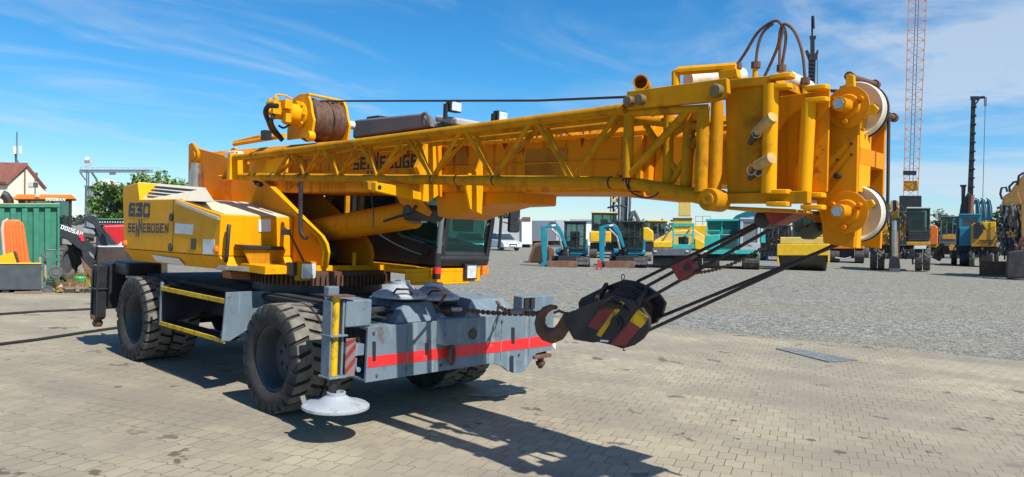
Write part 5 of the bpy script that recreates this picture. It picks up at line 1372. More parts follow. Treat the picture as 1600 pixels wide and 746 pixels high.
B.part('leader', MGREY, lambda mb: (B.poly(mb, [(969, 348), (980, 348), (985, 215), (974, 215)], .2, .6), B.tube(mb, [(983, 348), (988, 215)], .1, .0), B.tube(mb, [(967, 348), (970, 215)], .08, -.1)), .03)
B.Q('winch_head', CREAM, [(955, 311), (966, 311), (966, 316), (955, 316)], 0, .4)
B.T('hose_bundle', MGREY, [(984, 348), (987, 332), (991, 330), (996, 340), (1000, 348)], .12, -.2); B.T('hose_bundle', MBLACK, [(986, 345), (990, 335), (997, 346)], .08, -.3)
B.T('clamp_arm', MBLACK, [(949, 325), (958, 323), (972, 321), (978, 324)], .07, -.1)
B = Bg('wheel_loader', 1020, 408, 'yellow wheel loader with grey cab pillars behind the tracked dumper', 'loader')
B.cab(1012, 1041, 347, 372, .3, 1.7, MGREY, BYEL, DGLASS, (.5,)); B.Q('engine_cover', BYEL, [(999, 378), (999, 357), (1012, 355), (1021, 362), (1021, 378)], 0, 2.4, .1)
B.R('chassis', MBLACK, 995, 379, 1021, 394, .1, 2.6); B.R('cab_side', MGREY, 1021, 366, 1030, 378, .1, 2); B.wheel(1009, 1018, 399, 409, -.4); B.wheel(998, 1006, 392, 408, .9)
# ---- tracked dumper
B = Bg('tracked_dumper', 1052, 419.5, 'yellow tracked dumper with a teal roll cage on its bed', 'dumper')
B.track(1020, 1053, 399, 419, 0, 3.6); B.track(1078, 1097, 399, 419, 1.2, 3.2)
B.R('bumper', MGREY, 1019, 388.5, 1080, 400, -.25, 1.6, .04); B.R('chassis', MBLACK, 1030, 400, 1090, 412, .3, 3)
B.R('front_body', BYEL, 1020, 377, 1052, 388.3, -.1, 1.6, .08)
B.Q('dump_bed', CREAM, [(1021, 376.5), (1026, 374), (1050, 361), (1085, 359), (1101, 369), (1100, 391), (1053, 388)], .9, 3.6, .05)
B.Q('bed_corner', BYEL, [(1086, 389), (1086, 372), (1101, 380), (1099, 391)], .6, .88)
def cage(mb):
    for x in (1052, 1083):
        for d in (-.1, 1.0): B.rect(mb, x - 1.2, 350, x + 1.2, 388, d, d + .09)
        B.rect(mb, x - 1.1, 350.5, x + 1.1, 353, 0, .97)
    B.rect(mb, 1051, 349, 1085, 354, -.11, -.02); B.rect(mb, 1051, 366, 1085, 368.5, -.09, -.03); B.rect(mb, 1051, 382, 1085, 388.5, -.11, 0)
    B.rect(mb, 1051, 349.5, 1085, 353.5, 1.0, 1.08)
B.part('roll_cage', TEALG, cage, .01); B.R('seat', MBLACK, 1060, 370, 1076, 382, .3, .6, .06); B.T('steering_lever', MBLACK, [(1064, 383), (1063, 373), (1066, 371)], .035, .1)
for x in (1024, 1074): B.R('headlight', LAMPG, x - 2.5, 391.5, x + 2, 394, -.29, -.252, 0)
# ---- pale telescopic boom of a far crane
B = Bg('truck_crane', 1075, 392, 'far pale yellow crane, its boom slanting up behind the dumper', 'crane')
B.Q('boom', CREAM, [(1060, 338), (1080, 338), (1078, 255), (1062, 255)], .5, 1.6, .05); B.R('cab', BYEL, 1052, 343, 1082, 352, 0, 2, .08); B.R('cab_roof', MGREY, 1051, 340.5, 1082, 343, -.1, 2.1); B.R('deck', BYEL, 1050, 352.5, 1110, 385, .2, 3, .08)
B.part('hand_rail', LGREY, lambda mb: [B.tube(mb, q, .05, .3) for q in (((1087, 356), (1087, 338), (1110, 338), (1110, 356)), ((1098, 338), (1098, 356)), ((1087, 346), (1110, 346)))], 0); B.R('chassis', MBLACK, 1052, 385, 1110, 392, .4, 3)
# ---- teal tracked carrier with grey cab
B = Bg('tracked_carrier', 1140, 420.5, 'teal tracked carrier with grey cab and a ribbed dark tipping bed', 'carrier')
B.track(1098, 1123, 399, 420, 0, 3.8); B.track(1161, 1187, 399, 421, -.1, 3.8); B.R('chassis', MBLACK, 1121, 396.5, 1163, 408, .6, 3)
B.R('deck', TEALG, 1100, 391, 1186, 397.5, -.15, 3.4)
B.Q('engine_hood', TEALG, [(1099, 390.5), (1100, 376), (1106, 367.5), (1125, 366.5), (1125, 390.5)], -.1, 1.4, .06)
g = B.R('grille', TEALG, 1125.5, 366.5, 1155, 390.5, -.05, 1.4); B.part('grille_slats', MBLACK, lambda mb: [B.rect(mb, 1127, 368 + k * 2.7, 1153, 369.4 + k * 2.7, -.07, -.052) for k in range(8)], 0, g)
bed = B.Q('tipping_bed', mat('bed_teal_dark', (.02, .12, .11), .6), [(1106, 366), (1104, 345), (1156, 345), (1156, 366)], 1.5, 3.8)
B.R('bed_rim', TEALG, 1103, 342.5, 1157, 346, 1.3, 3.9, .03, bed)
B.part('bed_rib', TEALG, lambda mb: [B.rect(mb, x, 346.5, x + 2, 366, 1.44, 1.5) for x in (1104.5, 1127, 1153)], 0, bed)
B.cab(1156, 1188, 344, 388, -.1, 1.7, LGREY, LGREY, mat('grey_cab_glass', (.16, .19, .20), .12, spec=.8), None, 4)
B.R('cab_lower', LGREY, 1156.5, 380, 1188, 391, -.14, 1.6); tx = MB(); o = B.p(1164, 385.3, -.142); word(tx, 'TTRC', o, (1, 0, 0), (0, 0, 1), B.k * 2.6, B.k * 2.1, B.k * .6, B.k * .6); tx.build('lettering', MGREY, B.e)
B.R('side_box', TEALG, 1188.5, 366, 1196, 380, .3, 1.6); B.part('hood_rail', TEALG, lambda mb: B.tube(mb, [(1103, 376), (1103, 361), (1125, 361), (1125, 366)], .035, .0), 0)
for x in (1102, 1148): B.R('headlight', LAMPG, x - 2, 391.8, x + 2.5, 394.5, -.19, -.152, 0)
# ---- rounded dark-teal screener, black drilling machine
B = Bg('screening_plant', 1175, 396, 'dark teal rounded screening machine rising behind the carrier', 'screener')
B.Q('hood', TEALD, [(1142, 345), (1150, 337), (1164, 331), (1190, 329), (1212, 333), (1222, 345)], 0, 3, .1); B.R('body', TEALD, 1142, 345.3, 1222, 380, .2, 3); B.R('chassis', MBLACK, 1145, 380, 1220, 395, .3, 2.8)
tx = MB(); o = B.p(1170, 341.5, -.004); word(tx, 'INDU', o, (1, 0, 0), (0, 0, 1), B.k * 3.4, B.k * 2.3, B.k * .8, B.k * .7); tx.build('lettering', LGREY, B.e)
B = Bg('drilling_machine', 1215, 408, 'black open-framed drilling machine beside the yellow roller', 'drill rig')
B.R('engine', MBLACK, 1196, 352, 1236, 392, .3, 2.4, .05)
random.seed(21)
def clut(mb):
    for k in range(34):
        x, y = random.uniform(1194, 1238), random.uniform(342, 396); h = random.choice(((0, random.uniform(5, 16)), (random.uniform(4, 12), random.uniform(-3, 3))))
        B.tube(mb, [(x, y), (x + h[0], y + h[1])], random.uniform(.02, .07), random.uniform(-.25, .2), 6)
_m = MB(); clut(_m); _m.each('pipework', MGREY, B.e); B.part('hydraulic_hoses', HOSE, lambda mb: [B.tube(mb, [(1196 + k * 6, 396), (1199 + k * 6.5, 372), (1203 + k * 5, 352), (1206 + k * 5, 342)], .03, -.3, 6) for k in range(6)], 0)
B.R('base_frame', MBLACK, 1192, 394, 1240, 401, -.2, 2.2); B.wheel(1187.5, 1197, 391, 413, .3); B.R('jack_leg', mat('jack_blue', (.02, .12, .42), .5), 1197, 399, 1200.5, 411, -.1, .15)
B.R('beacon', MWHITE, 1189, 358, 1192.5, 363, 0, .2); B.R('cab', DGLASS, 1238, 338, 1282, 357, .5, 1.8, .05); B.R('cab_roof', MBLACK, 1237, 335.5, 1283, 338, .4, 1.9)
# ---- roller
B = Bg('road_roller', 1255, 423, 'yellow road roller with its wide dark steel drum facing forward', 'roller')
a, b = B.p(1218, 423, 0), B.p(1292.5, 400, 0); R_ = .74
MB().lathe((a.x, .74, .74), (1, 0, 0), [(R_ * .9, 0), (R_, .03), (R_, b.x - a.x - .03), (R_ * .9, b.x - a.x)], 48).build('drum', mat('drum_steel', (.075, .065, .055), .5, metal=.4, var=.35, scale=.8, wear=((.14, .10, .08), .5, .8, 1.2)), B.e)
B.R('drum_frame', BYEL, 1214, 381.5, 1295.6, 399.5, -.25, .02, .03); B.R('drum_frame_top', CREAM, 1219, 371, 1293.6, 381.2, -.18, 1.7, .03)
B.R('side_frame', BYEL, 1214, 399.8, 1217, 412, -.2, 1.6); B.R('side_frame', BYEL, 1293.2, 399.8, 1296, 412, -.2, 1.6)
B.R('engine_cover', BYEL, 1262, 362, 1293, 371, 1.8, 3.6, .08); B.cab(1238, 1272, 335, 371, 1.9, 1.5, MBLACK, BYEL, DGLASS, (.5,)); B.wheel(1224, 1240, 385, 414, 3.2); B.wheel(1272, 1288, 385, 414, 3.2)
# ---- orange tracked machine, wheeled excavator
B = Bg('tracked_machine', 1323, 411, 'low orange tracked machine half hidden behind the boom head', 'tracked machine')
B.R('body', MORANGE, 1297, 376, 1350.7, 389.5, 0, 3, .08); B.R('upper_body', MBLACK, 1300, 352, 1345, 376, .4, 2.8); B.R('chassis', MBLACK, 1297, 390, 1335, 404, .3, 2.6); B.track(1336, 1350.5, 390, 411, -.1, 3.4); B.track(1297, 1312, 390, 411, -.1, 3.4)
B.T('tow_bar', LGREY, [(1305, 403), (1320, 405), (1330, 402)], .05, -.2)
B = Bg('wheeled_excavator', 1407, 424, 'wheeled excavator facing forward, its bucket arm folded down in front', 'excavator')
for q in ((1359, 1382), (1430, 1454.5)): B.wheel(q[0], q[0] + (q[1] - q[0]) * .48, 385, 424, 0); B.wheel(q[0] + (q[1] - q[0]) * .52, q[1], 385, 424, 0)
B.R('axle', MGREY, 1382, 396, 1430, 405, .3, .7); B.R('front_frame', MBLACK, 1407, 390, 1430, 404, -.2, 2.4, .04); B.R('chassis', MBLACK, 1372, 384, 1440, 396, .5, 3)
B.R('engine_body', OCHRE, 1363, 364, 1389, 383, .3, 3, .06); B.R('engine_cover', BYEL, 1370, 349, 1389, 363.8, .4, 3, .06); B.R('cooler_opening', MBLACK, 1371.5, 355, 1378, 372, .26, .29, 0)
B.cab(1416, 1453.5, 327, 377, .1, 1.8, MBLACK, LGREY, DGLASS, None, 3); B.R('cab_lower_panel', MBLACK, 1418, 360, 1452, 377, .06, .1); B.R('cab_base', OCHRE, 1416, 378.3, 1453.8, 384, -.05, 2, .03)
B.Q('boom', OCHRE, [(1391, 365), (1391.5, 314), (1394, 313.5), (1394, 330), (1401, 330), (1401, 313.5), (1404, 314), (1405, 365)], -.7, -.3, .03); B.R('boom_core', MBLACK, 1394.3, 313, 1400.7, 329.8, -.65, -.35)
B.T('arm_cylinder', STEEL, [(1397.5, 345), (1398, 401)], .12, -1.1); B.part('arm', MBLACK, lambda mb: (B.rect(mb, 1389.5, 340, 1394, 404, -.95, -.5), B.rect(mb, 1401.5, 340, 1406, 404, -.95, -.5)), .02)
B.part('arm_edge', OCHRE, lambda mb: (B.rect(mb, 1392.4, 362, 1393.6, 402, -1.0, -.955), B.rect(mb, 1402, 362, 1403.4, 402, -1.0, -.955)), 0)
B.part('hydraulic_hoses', HOSE, lambda mb: [B.tube(mb, q, .035, -.8) for q in (((1404, 318), (1411, 325), (1410, 340), (1405, 350)), ((1402, 325), (1413, 338), (1411, 352), (1404, 362)), ((1390, 330), (1386, 345), (1389, 360)))], 0)
B.Q('bucket', MBLACK, [(1390, 402), (1405, 402), (1407, 418), (1406.5, 430), (1389, 430), (1388.5, 418)], -1.2, -.6, .04); B.R('bucket_lip', MGREY, 1389, 420, 1406.5, 430, -1.25, -1.202)
B.Q('mirror', LGREY, [(1460, 333), (1464, 332), (1466, 342), (1462, 343)], 0, .1); B.T('mirror_arm', MBLACK, [(1453, 336), (1461, 337)], .03, .05); B.R('number_plate', MWHITE, 1428, 384.5, 1447, 389.5, -.12, -.06)
B.Q('boom_foot', OCHRE, [(1406, 345), (1411, 330), (1416, 345), (1416, 376), (1406, 376)], .2, .8)
def clutter(B, x0, x1, y0, y1, n, seed, d0=-.3, d1=.2, m=None, nm='hose_bundle'):
    random.seed(seed); mb = MB()
    for k in range(n):
        x, y = random.uniform(x0, x1), random.uniform(y0, y1); a = random.uniform(4, 13); q = random.uniform(-4, 4); d = random.uniform(d0, d1)
        mb.stube([B.p(x, y, d), B.p(x + q, y + a * .4, d - .06), B.p(x + q * .6, y + a, d)], random.uniform(.022, .05), 6, 3)
    for k in range(n // 3):
        x, y = random.uniform(x0, x1), random.uniform(y0, y1); B.rect(mb, x, y, x + random.uniform(1, 3.2), y + random.uniform(1, 4), d0 * .5, d1)
    return mb.each(nm, m or MGREY, B.e)


clutter(B, 1384, 1414, 322, 395, 30, 61, -.5, .1); clutter(B, 1408, 1429, 384, 402, 10, 62, -.25, .1, MBLACK); B.part('cab_guard', MGREY, lambda mb: [B.rect(mb, 1419, 361.5 + k * 2.6, 1451, 362.3 + k * 2.6, .045, .058) for k in range(6)], 0)
# ---- lattice boom of a crawler crane
B = Bg('lattice_crane', 1422, 384, 'tall orange lattice boom of a crane, higher than everything around', 'crane')
B.part('lattice_boom', mat('lattice_orange', (.70, .26, .03), .5, var=.15), lambda mb: lat(mb, B, 1411.5, 1434, 1421, 1450, 310, -60, 24, 0, 1.6, .085), 0)
B.R('boom_foot', OCHRE, 1412, 283, 1434, 298, .2, 1.4); B.R('block_weight', MBLACK, 1411, 267, 1432, 273, -.2, 1.8); B.R('upper_works', MBLACK, 1405, 306, 1440, 330, -.3, 3, .1); B.R('car_body', MBLACK, 1402, 331, 1445, 383, 0, 6)
B.part('pendant_rope', MBLACK, lambda mb: (B.tube(mb, [(1420, 300), (1433, -55)], .06, .8), B.tube(mb, [(1426, 300), (1437, -55)], .06, .8)), 0)
B = Bg('orange_loader', 1460, 400, 'orange machine corner showing between two black-framed cabs', 'loader')
B.Q('body', MORANGE, [(1453, 383), (1453, 353), (1461, 352), (1466, 356), (1465, 383)], 0, 2.6, .08); B.R('body_trim', LYEL, 1450, 383.3, 1466, 387, .1, 2.5); B.wheel(1450, 1466, 385, 408, .2)
B = Bg('excavator_bucket', 1466, 413, 'rusty bucket on the gravel near the orange machine and the glazed dark loader', 'bucket'); B.Q('bucket_shell', RBLADE, [(1456, 403), (1462, 388), (1470, 380), (1475, 381), (1476, 400), (1468, 409)], 0, 1.1, .04); B.Q('bucket_mouth', mat('bucket_dark', (0, 0, 0)), [(1463, 400), (1468, 390), (1473, 387), (1473, 398)], -.03, -.002, 0)
B = Bg('tracked_loader', 1478, 404, 'dark tracked loader with round-framed glazed cab beside the teal excavator', 'loader')
B.cab(1469, 1496, 340, 367, .2, 1.8, MGREY, MGREY, GLASS, (.35, .7), 2); B.Q('body', MGREY, [(1466, 382), (1467, 368), (1496, 366), (1497, 384)], 0, 2.6, .06); B.Q('side_panel', OCHRE, [(1472, 374), (1473, 368), (1486, 366), (1493, 369), (1493, 374)], -.05, -.002, .02)
B.wheel(1484, 1496, 383, 410, .2); B.wheel(1467, 1476, 384, 408, 1.4); B.R('chassis', MBLACK, 1476, 384, 1498, 398, .5, 2.4); B.Q('lift_arm', OCHRE, [(1482, 386), (1486, 382), (1492, 384), (1488, 392), (1484, 392)], -.2, -.01)
# ---- teal excavator and tall drill mast
B = Bg('crawler_excavator', 1512, 416, 'teal-blue crawler machine with windowed cab in front of the tall drill mast', 'excavator')
B.cab(1498, 1533, 337, 357, .2, 1.9, BLUET, BLUET, mat('dusk_glass', (.03, .05, .07), .1, spec=.8), None, 4); B.R('body', BLUET, 1499, 356, 1522, 385, .1, 2.4, .06); B.R('body_side', MBLACK, 1494, 338, 1497.7, 384, .15, 2.4); B.track(1499, 1515, 394, 416, -.1, 3.6); B.track(1486, 1495, 392, 413, .8, 3.4); B.R('chassis', MBLACK, 1494, 385, 1528, 398, .4, 2.8); B.R('rear_body', BLUET, 1522.3, 357, 1536, 385, .4, 2.4, .05)
B = Bg('drill_rig', 1515, 405, 'tall black single drill mast with a hook arm at its tip', 'drill rig')
B.part('mast', MBLACK, lambda mb: (B.poly(mb, [(1510, 338), (1520, 338), (1522, 250), (1524.5, 153), (1517.5, 153), (1514, 250)], .2, .9), [B.rect(mb, 1513 + (330 - y) * .03, y, 1522 + (330 - y) * .025, y + 2, .15, .95) for y in range(165, 330, 14)]), .03)
B.part('mast_head', MBLACK, lambda mb: (B.rect(mb, 1516, 150.5, 1530, 156, .3, .7), B.tube(mb, [(1525, 153.5), (1539, 152)], .12, .5), B.tube(mb, [(1521, 168), (1530, 155)], .06, .5)), .02)
hk_ = B.T('hoist_line', MGREY, [(1539.5, 152), (1539.5, 165), (1535, 330)], .025, .5); B.T('hoist_loop', MBLACK, [(1538, 152), (1538, 166), (1541, 166), (1541, 152)], .03, .5, hk_)
B.Q('mast_foot', MBLACK, [(1498, 340), (1501, 320), (1505, 312), (1513, 300), (1520, 310), (1523, 340)], .0, 1.1, .05); B.Q('rear_stay', MBLACK, [(1502, 326), (1502, 293), (1500, 291), (1500, 289), (1511, 289), (1509, 292), (1506.5, 326)], .3, .8, .02); B.R('base_machine', MBLACK, 1494, 338, 1530, 403, .6, 3)
B.T('kelly_bar', mat('kelly_rust', (.20, .09, .05), .7), [(1516, 338), (1518, 305)], .22, -.05)
for i, (x, lab) in enumerate(((1527, 'bent teal boom of a folded excavator arm, nearest the drill mast'), (1536, 'bent teal boom of a folded excavator arm, between two like it'), (1545, 'bent teal boom of a folded excavator arm, nearest the tan excavator'))):
    B = Bg('parked_boom', x + 4, 403, lab, 'boom', 'folded teal booms behind the ochre excavator')
    B.Q('boom', TEAL, [(x - 3, 345), (x + 4, 345), (x + 3, 326), (x + 1, 313 + i), (x - 4 + i, 311.5), (x - 7, 320), (x - 3, 319), (x - 3, 330)], 0, .5, .03); B.T('boom_hose', HOSE, [(x + 5, 345), (x + 4.6, 326), (x + 2, 312 + i), (x - 4, 310)], .05, -.05); B.R('boom_stand', MBLACK, x - 3, 345.3, x + 5, 403, .1, .6)
B = Bg('wheeled_excavator', 1540, 418, 'ochre wheeled excavator seen from behind, rusty blade under its counterweight', 'excavator')
B.Q('counterweight', OCHRE, [(1517, 386), (1517, 352), (1523, 348), (1532, 360), (1556, 355), (1559, 386)], 0, 2.6, .06); B.Q('cover', BYEL, [(1533, 347), (1556, 347), (1556, 354.5), (1541, 359.5)], -.01, 2.4, .04); B.Q('side_window', MBLACK, [(1522, 350), (1531, 347.5), (1537, 361), (1528, 374), (1521, 373)], -.06, .02, .02)
B.part('panel_line', MBLACK, lambda mb: (B.tube(mb, [(1530, 376), (1552, 376), (1552, 380), (1536, 379)], .025, -.03), B.tube(mb, [(1547, 348), (1547, 385)], .02, -.03)), 0)
B.wheel(1530, 1552, 392, 411, .2, None, LGREY); B.wheel(1514, 1523, 388, 420, -.1); B.wheel(1553, 1561, 388, 412, .6); B.R('chassis', MBLACK, 1515, 386.5, 1562, 394, .3, 2.6)
clutter(B, 1559, 1566, 352, 392, 10, 66, -.2, .1, MBLACK); clutter(B, 1516, 1560, 387, 396, 12, 67, -.1, .2, MBLACK)
B = Bg('dozer_blade', 1551, 432, 'rusty flat dozer blade standing on the gravel below the ochre counterweight', 'blade'); B.R('blade_plate', RBLADE, 1530, 409.5, 1574, 431, 0, .12); B.R('blade_rib', RBLADE, 1531, 408.5, 1573, 412, -.04, -.002)
B = Bg('crawler_excavator', 1592, 436, 'large tan excavator with raised hose-covered boom and dark steel bucket', 'excavator')
B.Q('boom', TANY, [(1563, 372), (1565, 318), (1568, 307), (1578, 300), (1590, 283), (1600, 272), (1640, 250), (1640, 300), (1612, 310), (1598, 335), (1592, 372)], .2, .9, .06)
B.Q('boom_web', TANY, [(1566, 318), (1590, 300), (1596, 318), (1586, 322), (1572, 322)], .05, .19, .02); B.T('boom_cylinder', STEEL, [(1583, 321), (1588, 365)], .10, -.05); B.T('boom_cylinder', MBLACK, [(1571, 322), (1572, 362)], .13, -.05)
B.part('hydraulic_hoses', HOSE, lambda mb: [B.tube(mb, q, .05, -.1) for q in (((1566, 312), (1563, 303), (1565, 294), (1572, 293), (1574, 300)), ((1578, 300), (1577, 292), (1584, 285), (1590, 284)), ((1590, 290), (1592, 275), (1600, 270)), ((1568, 330), (1566, 350), (1572, 372), (1580, 382)), ((1590, 330), (1594, 352), (1590, 378)))], 0)
B.R('machine_body', MBLACK, 1564, 360, 1640, 400, .4, 3.4, .1); B.R('cab_side', TANY, 1594, 300, 1640, 365, 1.0, 2.6, .1); B.track(1585, 1610, 396, 430, .6, 3.6)
B.Q('stick', TANY, [(1595, 320), (1610, 300), (1606, 392), (1596, 390)], -.6, -.2, .04)
B.Q('bucket', mat('bucket_steel', (.07, .065, .065), .5, metal=.3, var=.3, wear=((.16, .09, .06), .5, .8, 2)), [(1573, 394), (1590, 391), (1630, 391), (1630, 436), (1571, 436)], -1.2, -.3, .10); B.T('bucket_lug', RBLADE, [(1590, 392), (1597, 376), (1606, 372)], .12, -.7)
clutter(B, 1560, 1596, 318, 392, 42, 63, -.4, .1); clutter(B, 1562, 1600, 330, 396, 26, 64, -.5, .1, MBLACK); clutter(B, 1582, 1600, 372, 396, 12, 65, -.9, -.5, RBLADE, 'linkage')
# ---- drill mast standing behind the boom head
B = Bg('drill_rig', 1262, 398, 'black drill mast whose tip rises above the crane boom head', 'drill rig')
B.part('mast', MBLACK, lambda mb: (B.poly(mb, [(1255, 330), (1267, 330), (1275, 85), (1264.5, 85)], 0, .8), B.rect(mb, 1266, 60, 1273, 85, .1, .7), B.rect(mb, 1267.5, 25, 1270.5, 60, .2, .5), [B.rect(mb, 1263, y, 1273.5, y + 2.5, -.06, .86) for y in range(92, 140, 6)]), .02)
mb = MB(); (B.poly(mb, [(1258, 80), (1262, 78), (1265, 84), (1274, 84), (1277, 77), (1279, 80), (1276, 92), (1263, 94)], .1, .6), B.rect(mb, 1265, 56, 1275, 60, .1, .6), B.tube(mb, [(1271, 25), (1272, 45)], .08, .1)); mb.each('mast_bracket', MBLACK, B.e)
B.T('mast_rope', MGREY, [(1277, 86), (1278, 330)], .04, .3); B.R('base_machine', MBLACK, 1240, 330, 1290, 398, .5, 3)
B = Bg('yellow_excavator', 1376, 404, 'yellow-bodied machine peeping out just behind the lower white sheave', 'excavator'); B.R('body', BYEL, 1352, 347, 1370, 372, 0, 2.4, .08); B.R('chassis', MBLACK, 1350, 372.5, 1376, 394, .2, 2.2); B.wheel(1349, 1358, 384, 406, 0)
B.T('boom', RBLADE, [(1384, 347), (1386, 335), (1382, 325)], .25, .8)

# ---- left: container, tub, orange board, loader
B = Bg('shipping_container', 93, 447, 'green ribbed steel container behind the dark grey tub', 'container')
GRN = mat('container_green', (.035, .20, .125), .55, wear=((.16, .28, .22), .60, .82, 2), var=.2)
B.R('side_wall', GRN, -120, 322, 93, 443, .05, 2.4, .01)
B.part('corrugation', GRN, lambda mb: [B.poly(mb, [(x, 326), (x + 9, 326), (x + 9, 441), (x, 441)], -.03, .048) for x in range(-110, 84, 18)], .012)
B.part('frame_rail', GRN, lambda mb: (B.rect(mb, -121, 319.5, 93.4, 324.5, -.05, 0.04), B.rect(mb, -121, 441, 93.4, 447, -.05, .04), B.rect(mb, 89.5, 325, 93.4, 440.5, -.055, .045)), .01)
B.R('roof_edge', CREAM, -121, 318, 93, 319.2, -.04, 2.4)
B = Bg('rescue_board', 28, 451, 'orange ribbed plastic board with rounded top leaning on the green container', 'board')
ORG = mat('board_orange', (.85, .17, .03), .45, var=.08)
B.Q('board_shell', ORG, [(11, 450), (4, 358), (6, 347), (14, 343.5), (30, 343.5), (37, 350), (47, 411), (52, 450)], -.1, .05, .04)
B.part('board_rib', ORG, lambda mb: [B.poly(mb, [(12 + k * 5.4 + 3, 440), (8.5 + k * 5.2, 351), (10.5 + k * 5.2, 351), (14.5 + k * 5.4 + 3, 440)], -.125, -.102) for k in range(6)], .004)
B.part('board_rim', mat('board_rim_pink', (.7, .42, .36), .6), lambda mb: B.tube(mb, [(10, 440), (3.5, 358), (5.5, 347), (13, 343)], .035, -.08), 0)
B = Bg('steel_tub', 32, 456.5, 'dark grey steel tub with low feet in front of the green container', 'tub')
B.part('tub_wall', mat('tub_grey', (.055, .068, .075), .55, wear=((.12, .12, .11), .6, .85, 3), var=.2), lambda mb: (B.rect(mb, -40, 413, 65, 453, -.3, -.27), B.rect(mb, -40, 413, -39, 453, -.265, .8), B.rect(mb, 64, 413, 65, 453, -.265, .8), B.rect(mb, -40, 413, 65, 453, .805, .83), B.rect(mb, -40, 450, 65, 453, -.265, .8)), .01)
B.part('tub_foot', MBLACK, lambda mb: (B.rect(mb, 3, 453.5, 14, 459, -.28, .7), B.rect(mb, 49, 453.5, 58, 457.5, -.28, .7)), 0); B.R('rim_band', BYEL, -40, 411, 65, 413, -.32, -.26)
B = Bg('metal_sheet', 12, 455, 'yellow folded metal sheets lying in the dark grey tub', 'sheet metal')
B.Q('sheet', BYEL, [(-30, 412), (-30, 404), (-2, 400.5), (23, 393), (29, 411)], .1, .14, .0); B.T('sheet_fold', mat('fold_brown', (.12, .06, .02), .6), [(23, 393), (29, 410.5)], .03, .09); B.Q('sheet', OCHRE, [(-30, 440), (5, 411), (48, 409), (50, 413)], .3, .33, 0)
B = Bg('wheel_loader', 118, 443, 'black wheel loader with orange cab roof and wide raised bucket', 'loader')
DBL = mat('loader_black', (.028, .032, .038), .42, var=.25, wear=((.10, .09, .08), .6, .85, 2))
B.cab(28, 112, 312, 365, 1.2, 1.7, MBLACK, MORANGE, DGLASS, (.18, .62), 4)
B.Q('cab_roof_visor', MORANGE, [(20, 309), (28, 304), (112, 304), (120, 312), (20, 312)], 1.1, 3.0, .05)
B.R('roof_lamp', LAMPG, 55, 303.5, 62, 308, 1.0, 1.1); tx = MB(); word(tx, 'DOOSAN', B.p(71, 313.5, 1.08), (1, 0, 0), (0, 0, 1), B.k * 4.2, B.k * 3.9, B.k * .7, B.k * 1.1, .2); tx.build('lettering', mat('letter_pale', (.6, .7, .66), .5), B.e)
B.R('rear_body', DBL, 0, 340, 96, 405, 1.4, 3.4, .1); B.T('exhaust', MBLACK, [(15, 330), (13, 312), (8, 306), (3, 304)], .13, 1.5)
w = B.wheel(82, 110.6, 382.7, 441, -.45); w.rotation_euler = (0, 0, pi / 2 - .5)
w = B.wheel(60, 92, 384, 441, 2.2); w.rotation_euler = (0, 0, pi / 2 - .5)
arm_ = B.Q('lift_arm', DBL, [(90, 372), (90, 349), (104, 353), (126, 364), (147, 385), (152, 384), (150, 398), (145, 426), (140, 421), (129, 408), (127, 392), (118, 386), (104, 374)], -.3, .1, .03)
tx = MB(); o = B.p(94.5, 357.5, -.302); e2 = B.p(124, 368, -.302); word(tx, 'DOOSAN', o, e2 - o, (.1, 0, 1), B.k * 6.4, B.k * 4.4, B.k * .9, B.k * 1.25, .15); tx.build('lettering', MWHITE, arm_)
B.part('arm_emblem', mat('emblem_red', (.6, .02, .04), .5), lambda mb: (B.tube(mb, [(127, 369.5, -.305), (127, 369.5, -.33)], .07, 0), B.tube(mb, [(129, 375, -.305), (129, 375, -.33)], .05, 0)), 0, arm_)
B.part('arm_stripes', LGREY, lambda mb: [B.poly(mb, [(139 + k * .8, 393 + k * 2.3), (146 + k * .4, 399 + k * 2.0), (146 + k * .4, 400 + k * 2.0), (139 + k * .8, 394 + k * 2.3)], -.306, -.302) for k in range(3)], 0, arm_)
B.Q('tilt_lever', DBL, [(133, 344), (146, 336), (153, 343), (165, 371), (169, 386), (159, 387), (153, 368), (147, 352)], -.2, .05, .03); B.Q('tilt_link', DBL, [(112, 352), (136, 338), (143, 336), (143, 340), (120, 353)], -.1, .1, .02)
B.part('tilt_cylinder', MGREY, lambda mb: (B.tube(mb, [(128, 363), (148, 366)], .17, .05), B.tube(mb, [(146, 366), (158, 362)], .09, .05)), 0); B.R('pivot_lamp', ORANGE, 138, 372, 147, 378, .1, .2)
B.Q('axle_housing', DBL, [(108, 400), (112, 381), (126, 384), (133, 400), (126, 415), (112, 418)], .3, 1.2, .04)
B.Q('bucket', mat('bucket_black_brown', (.035, .025, .02), .7, var=.3, wear=((.09, .06, .04), .5, .8, 1.5)), [(152, 387), (262, 386), (262, 432), (160, 432), (150, 410)], -.9, .9, .05); B.R('bucket_edge', LGREY, 153, 385.2, 262, 387, -.92, .4); B.Q('bucket_side', RBLADE, [(126, 402), (130, 408), (146, 425), (157, 425), (157, 436), (143, 436), (130, 420)], -.6, -.2, .02)
B.Q('link_guard', DBL, [(160, 356), (163, 358), (183, 381), (176, 382), (166, 372)], -.5, -.3, .02)
B = Bg('hand_truck', 80, 457, 'old sack barrow with grey upright standing by the pallet', 'hand truck')
B.part('upright', MGREY, lambda mb: (B.rect(mb, 78, 393, 81.5, 436, -.04, .04), B.tube(mb, [(71, 412), (70, 393), (72, 391), (87, 391), (88, 394), (88, 398)], .022, 0), B.tube(mb, [(63, 396), (74, 405)], .02, -.1), B.tube(mb, [(82, 413), (90, 405), (92, 405)], .02, 0)), 0)
B.T('side_tube', mat('pink_rust', (.42, .25, .22), .7), [(70.5, 405), (70.5, 432), (76, 440)], .03, .02); B.T('side_tube', mat('pink_rust', (0, 0, 0)), [(62, 402), (64, 430), (66, 445)], .03, .15)
